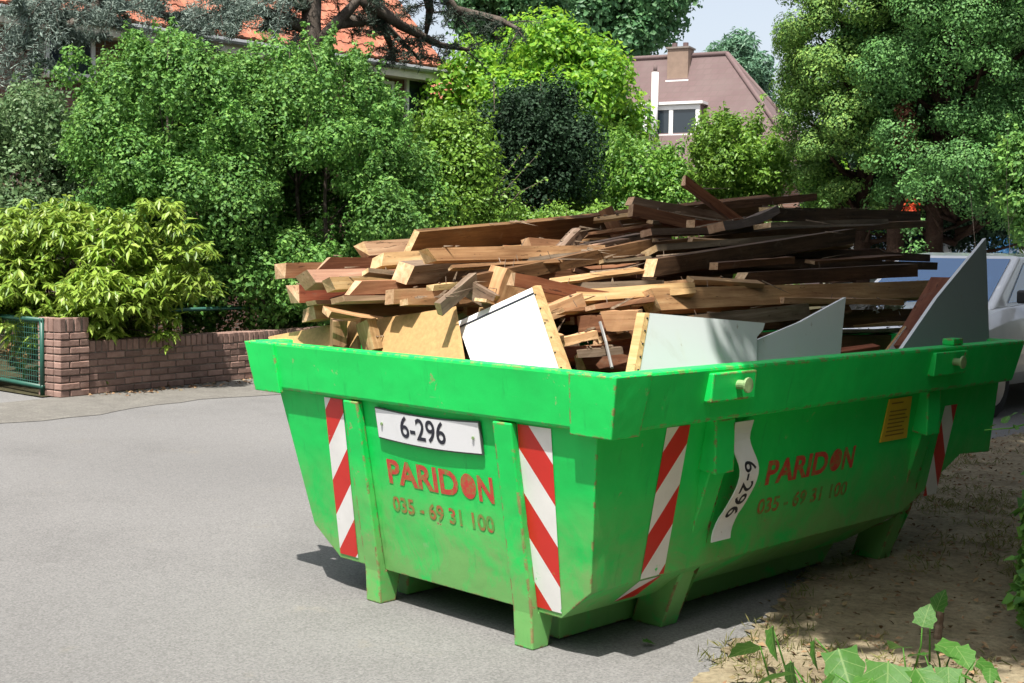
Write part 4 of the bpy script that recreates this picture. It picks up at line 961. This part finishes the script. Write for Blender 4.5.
# long pale shoots of the lighter shrub
lsh = [o for o in COL.objects if o.get('label', '').startswith('bright lighter green shrub')][0]; lo_ = V(lsh.location)
for pts_ in (((488, 205), (503, 178), (527, 146)), ((495, 205), (510, 185), (540, 152)), ((505, 210), (520, 192), (548, 178))):
    q = [at(x, y, 16.3)-lo_ for x, y in pts_]; MB().tube(q, [.012, .008, .003], 5).build('shoot', BARK, lsh, True)
    P = []; A = []
    for k in range(46): t_ = random.random(); b_ = q[0].lerp(q[1], t_) if k % 2 else q[1].lerp(q[2], t_); P.append(tuple(b_)); A.append((random.gauss(0, 1), random.gauss(0, 1), random.gauss(0, .6)))
    link('shoot_leaves', leaf_mesh('shoot_leaves', P, [(random.gauss(0, .6), random.gauss(0, .6), 1) for _ in P], .06, .035, axis=A), lsh, LF_HEDGE)['kind'] = 'stuff'
# clipped hedge running behind the skip
hp = [at(x, 222, 18.0) for x in range(420, 800, 14)]
hz = 1.95; he = tag(empty('clipped_hedge', (hp[12].x, hp[12].y, 0)), 'clipped bright green hedge running behind the timber pile', 'hedge')
P = []; N = []
for i in range(30000):
    f = random.random()*(len(hp)-1); k = int(f); q = hp[k].lerp(hp[k+1], f-k); 
    s = random.random(); off = random.uniform(-.45, .45); z = random.uniform(.2, hz)
    if s < .4: z = hz - .02 + random.gauss(0, .05) + .06*math.sin(f*2.1)
    else: off = -.45 + random.gauss(0, .06)
    P.append((q.x+off*(-_fw[0])*-1 - hp[12].x, q.y+off*_fw[1] - hp[12].y, z)); N.append((-_fw[0]*.6+random.gauss(0, .5), -_fw[1]*.6+random.gauss(0, .5), (1.2 if s < .4 else .5)+random.gauss(0, .4)))
link('foliage', leaf_mesh('foliage', P, N, .055, .036), he, LF_HEDGE)
st_ = MB()
for i in range(0, len(hp), 2): st_.tube([hp[i]-V((hp[12].x, hp[12].y, hp[i].z)), hp[i]-V((hp[12].x, hp[12].y, hp[i].z-1.6))], [.03, .015], 6)
st_.build('stem', BARK, he, True)
# lime green tree
c, rad = blob(545, 108, 25, 190, 165); C, R = crown_clumps(c, rad, 60, .4, .7, .45)
for (x, y, rr) in ((450, 90, .6), (470, 60, .5), (620, 110, .6), (635, 130, .5), (600, 75, .5), (560, 42, .45), (520, 40, .5), (440, 120, .5)): C = np.vstack([C, np.array(at(x, y, 25))]); R = np.append(R, rr)
plant('lime_tree', 'bright lime green leafy tree standing between the two houses', 'tree', (c.x, c.y, 0), [tuple(q) for q in C], R, 42000, LF_LIME, .11, .085, r=.13, nlimb=22)
# far trees
c, rad = blob(625, 5, 70, 150, 110); C, R = crown_clumps(c, rad, 46, .9, 1.6, .4)
plant('far_tree', 'tall blue green tree rising behind the mauve roof chimney', 'tree', (c.x, c.y, 0), [tuple(q) for q in C], R, 24000, LF_FAR, .3, .22, r=.4, nlimb=14)
c, rad = blob(735, 72, 72, 62, 64); C, R = crown_clumps(c, rad, 26, .6, 1.0, .3)
for (x, y, rr) in ((762, 95, .7), (770, 108, .6), (775, 120, .5), (748, 60, .8)): C = np.vstack([C, np.array(at(x, y, 72))]); R = np.append(R, rr)
plant('far_pine', 'small hazy pine showing right of the mauve roof', 'tree', (c.x, c.y, 0), [tuple(q) for q in C], R, 14000, LF_PINE, .35, .12, r=.3, nlimb=12)
c, rad = blob(520, 8, 45, 130, 90); C, R = crown_clumps(c, rad, 40, .6, 1.1, .4)
plant('far_tree', 'dark leafy tree top directly above the lime green tree', 'tree', (c.x, c.y, 0), [tuple(q) for q in C], R, 20000, LF_FAR, .2, .15, r=.3, nlimb=14)
c, rad = blob(945, 90, 60, 230, 260); C, R = crown_clumps(c, rad, 60, 1.0, 1.8, .2)
plant('far_tree', 'broad leafy tree hidden far behind the two conifers', 'tree', (c.x, c.y, 0), [tuple(q) for q in C], R, 22000, LF_FAR, .3, .22, r=.4, nlimb=14)

# ------------------------------------------------------------------ conifers with puffs of sprays
def conifer(label, px, base_py, D, prof, leaf, n, L, W_, seed, bare=None, trunks=1):
    random.seed(seed); b = at(px, base_py, D); e_ = tag(empty('conifer', (b.x, b.y, 0)), label, 'tree'); o = V((b.x, b.y, 0))
    C = []; R = []; s = D/F_PX
    for (py, halfw, k, pr) in prof:
        z = at(px, py, D).z
        for i in range(k):
            a = 2*math.pi*(i+random.random()*.8)/k; rr = halfw*s*random.uniform(.72, 1.02)
            C.append(V((math.cos(a)*rr, math.sin(a)*rr, z+random.uniform(-.18, .18)))); R.append(pr*random.uniform(.75, 1.25))
    # sprays: on each puff, biased outward and up
    SC = []; SR = []; SO_ = []
    for c, r_ in zip(C, R):
        out = V((c.x, c.y, .25)).normalized()
        for q in range(13):
            d = V(sph(1)[0]); d = (d + out*.75 + V((0, 0, .35))).normalized()
            SC.append(tuple(c + V((d.x*1.05, d.y*1.05, d.z*.8))*r_*random.uniform(.55, .95))); SR.append(r_*random.uniform(.30, .48)); SO_.append(tuple(out))
    Cn = np.array(SC); Rn = np.array(SR); On = np.array(SO_); w_ = Rn**2; kk = RNG.choice(len(SC), n, p=w_/w_.sum())
    d = sph(n); rad_ = Rn[kk]*RNG.uniform(.7, 1.08, n)
    P = Cn[kk]+d*rad_[:, None]*np.array((1.05, 1.05, .9)); out = On[kk]
    N = d*1.0 + out*.25 + RNG.normal(size=(n, 3))*.2; N[:, 2] += .2; A = sph(n)*.8 + d*.4 + out*.3; A[:, 2] += .25
    link('crown', leaf_mesh('crown', P, N, L, W_, axis=A), e_, leaf)
    zt = max(c.z for c in C); mb = MB()
    for q in range(trunks):
        dx = (q-(trunks-1)/2)*.34-(.36 if trunks > 1 else 0); mb.tube([(dx, dx, 0), (dx*1.1, dx, zt*.3), (dx*.9, dx*.5, zt*.6), (0, 0, zt)], [.13, .11, .08, .02], 10)
    for c in C:
        z0 = max(.8, c.z-.45*math.hypot(c.x, c.y)); mb.tube([(0, 0, z0*.98), c*.5+V((0, 0, z0*.45)), c], [.045, .035, .015], 5)
    for q in range(14):
        a = random.random()*6.28; z = random.uniform(1.0, 2.4); mb.tube([(0, 0, z), (math.cos(a)*.5, math.sin(a)*.5, z+random.uniform(-.1, .2)), (math.cos(a)*1.0, math.sin(a)*1.0, z+random.uniform(-.3, .5))], [.03, .022, .006], 5)
    mb.build('trunk', BARK_R, e_, True, False)
    return e_, C
conifer('yellow green puffy conifer at the left of the pair', 862, 250, 18.2, [(-110, 30, 4, 0.56), (-70, 45, 5, 0.56), (-30, 55, 6, 0.54), (5, 62, 7, 0.52), (40, 66, 7, 0.49), (70, 66, 7, 0.47), (100, 66, 7, 0.47), (130, 62, 7, 0.45), (155, 60, 6, 0.38), (178, 52, 5, 0.31), (192, 42, 3, 0.25), (203, 46, 6, .26), (216, 36, 5, .22)], LF_CONE, 230000, .042, .025, 3)
c2, C2 = conifer('darker blue green conifer with bare trunk at the right', 955, 260, 17.2, [(-130, 40, 5, 0.56), (-90, 60, 7, 0.62), (-50, 78, 8, 0.62), (-10, 86, 8, 0.58), (25, 88, 9, 0.56), (60, 86, 8, 0.54), (90, 80, 7, 0.52), (115, 66, 5, 0.47), (135, 50, 3, 0.34), (140, 78, 8, .44), (162, 74, 8, .42), (185, 70, 7, .40), (205, 60, 6, .34)], LF_CONE2, 260000, .042, .025, 4, trunks=2)
# withered patch on the inner flank
wp_ = [at(905, 112, 16.6), at(908, 130, 16.6), at(911, 148, 16.6), at(899, 138, 16.6)]
P, N = clump_points([tuple(p-V(c2.location)) for p in wp_], [.13]*4, 900, (1, 1, 1.3), .1)
link('withered_sprays', leaf_mesh('withered_sprays', P, N, .07, .02, .3), c2, LF_RUST)
shrub('garden_shrub', 'dark tall shrub in the gap between the conifer trunks', 965, 195, 19.8, 120, 110, 16000, LF_DARK, .08, .05, 24, .3, .45)
shrub('garden_shrub', 'dark ground shrub filling the gap beneath the conifers', 880, 215, 19.5, 150, 90, 12000, LF_DARK, .07, .045, 20, .3, .45)
shrub('garden_shrub', 'yellow green leafy shrub at the right edge beside the conifer', 1028, 190, 15.5, 50, 110, 12000, LF_PEAR, .06, .042, 20, .18, .32, r=.004, nlimb=2)
shrub('garden_shrub', 'low leafy hedge plant right of the parked cars', 1000, 218, 22, 90, 60, 8000, LF_MID, .08, .05, 14, .3, .4)
shrub('garden_shrub', 'dark evergreen shrub closing the gap behind the left conifer', 850, 165, 22, 90, 90, 12000, LF_DARK, .08, .05, 20, .3, .45)
shrub('garden_shrub', 'small shrub glimpsed between conifer trunks', 842, 200, 21, 60, 60, 6000, LF_LIME, .07, .05, 10, .2, .35)
# red flowers glimpsed beneath the conifer
fl = at(911, 208, 15.5); e_ = tag(empty('flowering_plant', (fl.x, fl.y, 0)), 'plant with orange red flowers below the dark conifer', 'plant')
P, N = clump_points([(0, 0, fl.z)], [.11], 60, (1, 1, 1.4), .2); link('flowers', leaf_mesh('flowers', P, N, .045, .04), e_, m_leaf('red_petal', [(.5, .05, .02), (.65, .12, .03)], .3))['kind'] = 'stuff'
P, N = clump_points([(0, 0, fl.z-.2), (0, 0, fl.z+.28), (.08, .0, fl.z-.6), (-.05, 0, 1.0), (0, 0, .6)], [.15, .16, .2, .2, .2], 1400, (1, 1, 1.3), .2); link('foliage', leaf_mesh('foliage', P, N, .06, .03), e_, LF_CONE2)
MB().tube([(0, 0, 0), (.02, 0, fl.z*.5), (0, 0, fl.z)], [.02, .014, .005], 6).build('stem', BARK, e_, True)

# ------------------------------------------------------------------ cedar
random.seed(12); cb_ = at(313, 45, 20); ce = tag(empty('cedar_tree', (cb_.x, cb_.y, 0)), 'old blue grey cedar with thick forked trunk before the orange roof', 'tree'); CO_ = V((cb_.x, cb_.y, 0))
def cp_(x, y, D=20): return at(x, y, D)-CO_
mb = MB(); mb.tube([(0, 0, 0), (.02, 0, 2), cp_(312, 60), cp_(311, 20), cp_(314, -40), cp_(322, -200)], [.24, .21, .17, .15, .14, .08], 12)
limbs = [[cp_(314, 48), cp_(338, 22), cp_(362, -4), cp_(420, -40), cp_(520, -30, 19)], [cp_(311, 30), cp_(255, 8, 19.6), cp_(190, 22, 19), cp_(150, 12, 18.6), cp_(120, -10, 18)],
         [cp_(190, 22, 19), cp_(175, 40, 19), cp_(160, 42, 18.8)], [cp_(312, 10), cp_(240, -30, 19), cp_(120, -20, 18), cp_(20, 10, 17)], [cp_(120, -20, 18), cp_(80, 20, 17.4), cp_(20, 50, 17)],
         [cp_(362, -4), cp_(400, 25, 20.5), cp_(440, 45, 21), cp_(470, 50, 21)], [cp_(420, -40), cp_(455, 10, 20.5), cp_(500, 20, 20.5), cp_(520, 30, 20)], [cp_(338, 22), cp_(380, 20, 21), cp_(420, 60, 21.4)],
         [cp_(362, -4), cp_(385, 30, 20.6), cp_(395, 58, 21)], [cp_(420, -40), cp_(430, 10, 21), cp_(425, 40, 21.2)], [cp_(314, -40), cp_(350, -60, 19), cp_(400, -50, 18)]]
for l in limbs: mb.tube(l, [.11-.085*i/(len(l)-1) for i in range(len(l))], 8)
tw_ = []
for l in limbs[1:]:
    for a, b in zip(l, l[1:]):
        L_ = (b-a).length
        for q in range(int(L_*11)):
            p = a.lerp(b, random.random()); d = V((random.gauss(0, 1), random.gauss(0, 1), random.uniform(-.9, .25))).normalized()*random.uniform(.25, .75)
            mb.tube([p, p+d*.6+V((0, 0, .03)), p+d], [.014, .009, .003], 4); tw_.append((p, p+d))
mb.build('trunk', BARK, ce, True, False)
def tufts(sel, name, mat, n):
    P = []; A = []
    for i in range(n):
        p, q = random.choice(sel); x = p.lerp(q, random.uniform(.25, 1)); P.append(tuple(x+V((random.gauss(0, .03), random.gauss(0, .03), random.gauss(0, .025))))); A.append((random.gauss(0, 1), random.gauss(0, 1), random.gauss(.2, .8)))
    link(name, leaf_mesh(name, P, sph(n), .085, .014, axis=A), ce, mat)
def scr(p):
    d = p+CO_-V(CAM); return 512+F_PX*d.dot(V(_r))/d.dot(V(_fw))
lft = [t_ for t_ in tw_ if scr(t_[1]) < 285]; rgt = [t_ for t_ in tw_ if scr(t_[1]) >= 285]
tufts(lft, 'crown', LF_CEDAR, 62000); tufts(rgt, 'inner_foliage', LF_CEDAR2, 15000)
# hanging blue branchlets at the far left
P = []; A = []; mb = MB()
for (x0, y0, x1, y1) in ((55, -10, 20, 30), (50, 5, 45, 55), (45, 10, 5, 60), (60, 0, 30, 55), (70, 5, 90, 30), (20, 40, 0, 75), (35, 60, 10, 85), (55, 0, 100, 12), (40, 0, 0, 40), (50, -5, 62, 42), (120, -10, 105, 26), (140, -5, 150, 34), (165, -8, 150, 18), (190, 5, 205, 40), (215, -5, 225, 36), (240, 0, 235, 30), (262, -5, 255, 26), (285, 0, 275, 40), (180, -12, 130, 8), (250, -10, 190, 12), (290, -8, 240, 16), (225, 10, 175, 30)):
    a, b = cp_(x0, y0, 17), cp_(x1, y1, 16.8); mb.tube([a, a.lerp(b, .5)+V((0, 0, .05)), b], [.015, .01, .004], 4)
    for i in range(520):
        t_ = random.random(); q = a.lerp(b, t_)+V((0, 0, .05*math.sin(t_*3.1))); P.append((q.x+random.gauss(0, .07), q.y+random.gauss(0, .07), q.z+random.gauss(-.02, .05))); A.append((random.gauss(0, 1), random.gauss(0, 1), random.gauss(-.2, .8)))
mb.build('branchlet', BARK, ce, True, False); link('hanging_foliage', leaf_mesh('hanging_foliage', P, sph(len(P)), .07, .012, axis=A), ce, LF_CEDAR)

# ------------------------------------------------------------------ rhododendron: whorls of drooping leaves
random.seed(5); rc = at(76, 285, 13.35); rb = V((rc.x, rc.y, 0)); rh = tag(empty('rhododendron', rb), 'yellow green rhododendron bush with drooping leaves hanging over the brick wall', 'shrub')
CL = []; s = 13.35/F_PX
for i in range(64):
    d = V(sph(1)[0]); k = .45+.55*random.random()**.5; CL.append((V((d.x*1.12*k, d.y*1.0*k, rc.z+.02+d.z*.68*k)), random.uniform(.2, .34)))
for (x, y, r_) in ((160, 215, .22), (190, 255, .25), (195, 285, .22), (160, 320, .18), (165, 335, .12), (120, 235, .3), (60, 235, .3), (20, 245, .3), (175, 230, .2), (10, 300, .3)): CL.append((at(x, y, 12.9)-rb, r_))
P = []; N = []; A = []
for c_, r_ in CL:
    for w_ in range(int(60*(r_/.28)**2)):
        d = V(sph(1)[0]); d.z = abs(d.z)*.8 if random.random() < .75 else d.z; q = c_ + d*r_*random.uniform(.7, 1.1)
        for k in range(7):
            a = 6.283*k/7+random.random()*.7; ax = V((math.cos(a), math.sin(a), random.uniform(-1.3, .0)))
            P.append(q); A.append(ax); N.append(V((-ax.x*ax.z, -ax.y*ax.z, 1.0))+V((random.gauss(0, .25), random.gauss(0, .25), 0)))
idx = list(range(len(P))); cv = V(CAM)-rb; cv.normalize()
# the clearest leaves, nearest the street, are leaves of their own
score = sorted(idx, key=lambda i: -(P[i].dot(V((cv.x, cv.y, .35)))+random.random()*.35))
own = set(score[:280]); oth = [i for i in idx if i not in own]
link('foliage', leaf_mesh('foliage', [tuple(P[i]) for i in oth], [tuple(N[i]) for i in oth], .115, .038, axis=[tuple(A[i]*1.3) for i in oth], curl=.12), rh, LF_RHODO)['kind'] = 'stuff'
lm = []
for v_ in range(6):
    l = leaf_mesh('leaf', [(0, 0, 0)], [(0, 0, 1)], .125, .041, axis=[(3, 0, 0)], curl=.12); l.materials.append(LF_RHODO); lm.append(l)
for i in own:
    o = link('leaf', random.choice(lm), rh); x = A[i].normalized(); y = N[i].cross(x).normalized(); z = x.cross(y)
    o.matrix_basis = Matrix(((x.x, y.x, z.x, P[i].x), (x.y, y.y, z.y, P[i].y), (x.z, y.z, z.z, P[i].z), (0, 0, 0, 1)))
woody('stem', rh, (0, 0, 0), [tuple(c_) for c_, r_ in CL], BARK, .03, 20, stems=4, fork=.1)

# small weeds at the foot of the wall
def weed(label, px, py, hgt, n, leaf, L, W_):
    p = onz(px, py); e_ = tag(empty('weed', p), label, 'plant'); P = []; N = []; A = []; mb = MB()
    for i in range(7):
        a = random.random()*6.28; tip = V((math.cos(a)*hgt*.5, math.sin(a)*hgt*.5, hgt*random.uniform(.6, 1))); mb.tube([(0, 0, 0), tip*.5+V((0, 0, .03)), tip], [.005, .004, .002], 5)
        for k in range(n//7): q = tip*random.uniform(.25, 1); P.append(tuple(q)); N.append((random.gauss(0, .5), random.gauss(0, .5), 1)); A.append((random.gauss(0, 1), random.gauss(0, 1), .2))
    mb.build('stem', LF_SEED, e_, True); link('foliage', leaf_mesh('foliage', P, N, L, W_, axis=A), e_, leaf)
weed('bright green weed at the foot of the wall by the pillar', 92, 393, .19, 90, LF_MID, .07, .045)
weed('tiny green weed at the wall foot, middle one', 143, 387, .09, 40, LF_MID, .05, .03)
weed('low green weed tuft under the wall nearest the skip', 196, 382, .09, 60, LF_MID, .05, .03)
weed('bronze green low plant behind the mesh gate', 18, 372, .34, 700, m_leaf('bronze_leaf', [(.10, .10, .03), (.22, .16, .06), (.30, .15, .08)], .2), .06, .03)

# ------------------------------------------------------------------ seedling with lobed leaves
def lobed(L, W_, lobes=5, cup=.12):
    pts = []
    base = [(0, 0), (.10, .30), (.02, .55), (.26, .36), (.40, .62), (.52, .36), (.66, .40), (.72, .20), (1.0, 0)]
    up = [(x*L, y*W_) for x, y in base]; dn = [(x*L, -y*W_) for x, y in reversed(base[1:-1])]
    z = lambda x, y: cup*abs(y)-.18*x*x/L
    mids = [(.2*L, 0), (.4*L, 0), (.6*L, 0), (.8*L, 0)]
    vv = [V((x, y, z(x, y))) for x, y in up+dn+mids]; n = len(up)+len(dn); m = [n, n+1, n+2, n+3]; k = len(up)-1
    lo = [0]+list(reversed(range(k+1, n)))+[k]
    faces = []
    for ch, fl in ((list(range(k+1)), False), (lo, True)):
        # 0 base, 1 2 3 | 3 4 5 | 5 6 7 | 8 tip
        tri = [(ch[0], ch[1], m[0]), (ch[1], ch[2], ch[3]), (ch[1], ch[3], m[0]), (m[0], ch[3], m[1]), (ch[3], ch[4], ch[5]), (ch[3], ch[5], m[1]), (m[1], ch[5], m[2]), (ch[5], ch[6], ch[7]), (ch[5], ch[7], m[2]), (m[2], ch[7], m[3]), (ch[7], ch[8], m[3])]
        faces += [t_ if not fl else t_[::-1] for t_ in tri]
    return vv, faces
random.seed(21)
sd_o = onz(905, 690); sd = tag(empty('maple_seedling', sd_o), 'young seedling with large bright lobed leaves at the bottom right', 'plant')
lv, lf = lobed(1, .75); leaf_me = mesh('leaf', lv, lf, True); leaf_me.materials.append(LF_VEIN)
lv2, lf2 = lobed(1, .55, cup=.3); leaf_me2 = mesh('leaf', lv2, lf2, True); leaf_me2.materials.append(LF_VEIN)
def put_leaf(px, py, D, size, yaw, pitch, roll, parent, org, me=None, stem_to=None):
    p = at(px, py, D); o = link('leaf', me or random.choice([leaf_me, leaf_me2]), parent); o.scale = (size,)*3
    o.location = p-org; o.rotation_euler = (math.radians(roll), math.radians(pitch), math.radians(yaw)); sm_ = o.modifiers.new('round', 'SUBSURF'); sm_.levels = 2; sm_.render_levels = 2; return p-org
stem = MB(); S0 = V((0, 0, 0))
# px, py, size, yaw, pitch, roll
for (x, y, sz, yw, pt_, ro_) in [(838, 642, .19, -30, 35, 20), (888, 655, .17, -70, 40, -10), (915, 662, .15, -10, 30, 10), (872, 672, .14, -120, 40, 5), (772, 620, .11, -60, 60, 70), (815, 632, .10, -50, 60, 75), (760, 640, .11, -160, 20, 30),
    (795, 668, .12, -150, 15, 20), (835, 668, .09, -110, 50, 15), (922, 622, .085, 80, -60, 20), (936, 606, .08, 60, -70, 10), (903, 642, .12, 120, 10, 15), (935, 638, .12, 20, 10, 10), (955, 640, .10, -20, 20, 10), (975, 655, .09, 0, 25, 10), (990, 662, .07, -60, 20, 0),
    (948, 660, .10, -70, 45, 0), (860, 690, .16, -100, 35, 0), (905, 685, .16, -40, 35, 10), (945, 680, .12, -80, 30, 0), (925, 650, .08, 160, 10, 0), (820, 680, .10, -170, 30, 0), (790, 655, .10, -40, 65, 80), (960, 670, .07, 30, 20, 0)]:
    D = (onz(x, min(720, y+50))-V(CAM)).dot(V(_fw))*.985; p = put_leaf(x, y+6, D, sz*1.15, yw+random.uniform(-15, 15), pt_, ro_, sd, sd_o)
    g = V((p.x*.85+random.gauss(0, .03), p.y*.85+random.gauss(0, .03), 0)); MB().tube([g, g*.5+p*.5+V((random.gauss(0, .015), 0, p.z*.15)), p], [.004, .003, .002], 5).build('stem', LF_SEED, sd, True)
pg = onz(937, 640); stk = MB().tube([pg-V((pg.x, pg.y, 0)), V((.01, .0, .10)), V((.0, .01, .16))], [.016, .013, .012], 7).build('cut_stick', W_GREY); stk.location = (pg.x, pg.y, 0); tag(stk, 'short pale cut stick standing among the seedling leaves', 'stick')
fpos = onz(642, 647); fo = link('fallen_leaf', leaf_me2.copy()); fo.location = fpos+V((0, 0, .02)); fo.scale = (.055,)*3; fo.rotation_euler = (.2, .1, 1.0); tag(fo, 'single fallen green leaf on the asphalt near the skip corner', 'leaf')
# ivy at the right edge with a sprig reaching left
iv_o = onz(1062, 600); iv = tag(empty('ivy_shrub', iv_o), 'dark ivy shrub at the right edge with a sprig reaching left', 'shrub')
CLs = [at(x, y, D)-iv_o for x, y, D in ((1045, 560, 4.9), (1050, 520, 5.0), (1060, 590, 4.8), (1040, 610, 4.7), (1062, 480, 5.1), (1075, 450, 5.1), (1034, 585, 4.8))]
P, N = clump_points([tuple(c) for c in CLs], [.10, .11, .12, .09, .12, .12, .07], 2600, (1, 1, 1), .3); keep = P[:, 2] > .02; link('foliage', leaf_mesh('foliage', P[keep], N[keep], .05, .04), iv, LF_PEAR)
woody('stem', iv, (0, 0, 0), [tuple(c) for c in CLs], BARK, .012, 6)
sp = [at(1040, 420, 4.2)-iv_o, at(1012, 428, 4.15)-iv_o, at(985, 430, 4.1)-iv_o]; MB().tube([CLs[5], sp[0], sp[1], sp[2]], [.004, .003, .0025, .0015], 5).build('sprig', LF_SEED, iv, True)
for (x, y, sz) in ((1004, 424, .05), (1010, 417, .035), (1022, 416, .05), (990, 428, .025), (1018, 430, .03)):
    put_leaf(x, y, 4.13, sz, random.uniform(0, 360), -40, random.uniform(-30, 30), iv, iv_o, leaf_me2)

# ------------------------------------------------------------------ litter and dry grass on the verge
random.seed(9)
def scatter(n, xr, yr, ok):
    out = []
    while len(out) < n:
        x, y = random.uniform(*xr), random.uniform(*yr)
        if ok(x, y): out.append((x, y))
    return out
edge = lambda x, y: x > 2.16-.62*min(1, max(0, (y-.2)/1.6))-1.15*min(1.2, max(0, (y-1.8)/3.2)) + .05*math.sin(y*9)
pts = scatter(7000, (.0, 4.5), (-.6, 9), edge)
P = [(x, y, .012+random.random()*.012) for x, y in pts]; N = [(random.gauss(0, .35), random.gauss(0, .35), 1) for _ in pts]
li = link('leaf_litter', leaf_mesh('leaf_litter', P, N, .028, .016), None, LF_LITTER); tag(li, 'brown leaf litter scattered over the bare verge', 'leaf litter', kind='stuff')
pts = scatter(900, (.2, 4.5), (-.6, 7), lambda x, y: edge(x, y) and math.sin(x*3.1+1)*math.sin(y*2.7)+random.gauss(0, .35) > .25)
P = []; A = []
for x, y in pts:
    for k in range(16): P.append((x+random.gauss(0, .035), y+random.gauss(0, .035), .006)); A.append((random.gauss(0, .9), random.gauss(0, .9), 1.))
gr = link('grass', leaf_mesh('grass', P, sph(len(P)), .04, .005, axis=A), None, LF_GRASS); tag(gr, 'sparse dry grass tufts on the bare verge', 'grass', kind='stuff')
pts = [wl(random.uniform(.2, 5), random.uniform(.02, .35)) for _ in range(260)]
gl_ = link('wall_litter', leaf_mesh('wall_litter', [(p.x, p.y, .012) for p in pts], [(random.gauss(0, .3), random.gauss(0, .3), 1) for p in pts], .05, .03), None, LF_LITTER); tag(gl_, 'dry leaves gathered along the foot of the brick wall', 'leaf litter', kind='stuff')

# ------------------------------------------------------------------ street trees whose crowns shade the right side
def street_tree(label, base, center, rad, nc, n):
    C, R = crown_clumps(center, rad, nc, .45, .8, .15)
    plant('street_tree', label, 'tree', base, [tuple(q) for q in C], R, n, LF_SHADE, .15, .11, r=.16, nlimb=16, fork=.5)
street_tree('leafy street tree on the verge right of the skip', (5.6, 2.2, 0), (2.95, 1.2, 6.5), (2.35, 2.3, 2.0), 72, 52000)
street_tree('second leafy street tree shading the parked cars', (3.4, 9.0, 0), (1.9, 6.2, 6.8), (2.8, 3.0, 1.9), 70, 44000)

# unseen hedge added right of the verge, leaning inward to block skylight
P = []; N = []
for i in range(44000):
    y = random.uniform(1.2, 15); z = 4.6*random.random()**.85; x = (4.4 - .85*min(1.9, y-.8)) + random.gauss(0, .10) - .15*math.sin(y*1.7)*math.sin(z*2) - .16*max(0, z-2)*min(1, max(0, y-1.5))
    if z > 4.3: x += random.random()*1.6
    P.append((x-5, y-7, z)); N.append((-1+random.gauss(0, .5), random.gauss(0, .6), .6+random.gauss(0, .4)))
th = tag(empty('sky_block_hedge', (5, 7, 0)), 'unseen leafy hedge added right of the verge to block skylight', 'hedge'); link('foliage', leaf_mesh('foliage', P, N, .16, .11), th, LF_SHADE)
for i in range(14): MB().tube([(-1.7, -4+i*.8, 0), (-1.7, -4+i*.8, 3.2)], [.04, .015], 6).build('stem', BARK, th, True)

# unseen leaf banks added behind and beside the camera to block low sky
def leaf_bank(name, label, x0, y0, x1, y1, h, n, inward):
    c = V(((x0+x1)/2, (y0+y1)/2, 0)); P = []; N = []
    for i in range(n):
        t_ = random.random(); z = h*random.random()*(.82+.18*math.sin(t_*23)+.08*math.sin(t_*61)); w_ = random.gauss(0, .5)+.6*math.sin(t_*31)*math.sin(z*1.3)
        P.append((x0+(x1-x0)*t_+inward[0]*w_-c.x, y0+(y1-y0)*t_+inward[1]*w_-c.y, z)); N.append((inward[0]+random.gauss(0, .6), inward[1]+random.gauss(0, .6), .5+random.gauss(0, .5)))
    e_ = tag(empty(name, c), label, 'hedge'); link('foliage', leaf_mesh('foliage', P, N, .38, .28), e_, LF_SHADE)
    for k in range(9):
        q = V((x0, y0, 0)).lerp(V((x1, y1, 0)), (k+.5)/9)-c; MB().tube([q, q+V((0, 0, h*.8))], [.12, .03], 7).build('stem', BARK, e_, True)
leaf_bank('sky_block_hedge', 'unseen leaf bank added behind the viewer to block low sky', -16, -13, 14, -13, 8, 14000, (0, 1))
leaf_bank('sky_block_hedge', 'unseen leaf screen added right of the viewer to block skylight', 7.5, -12, 7.0, 1, 6.5, 9000, (-1, 0))
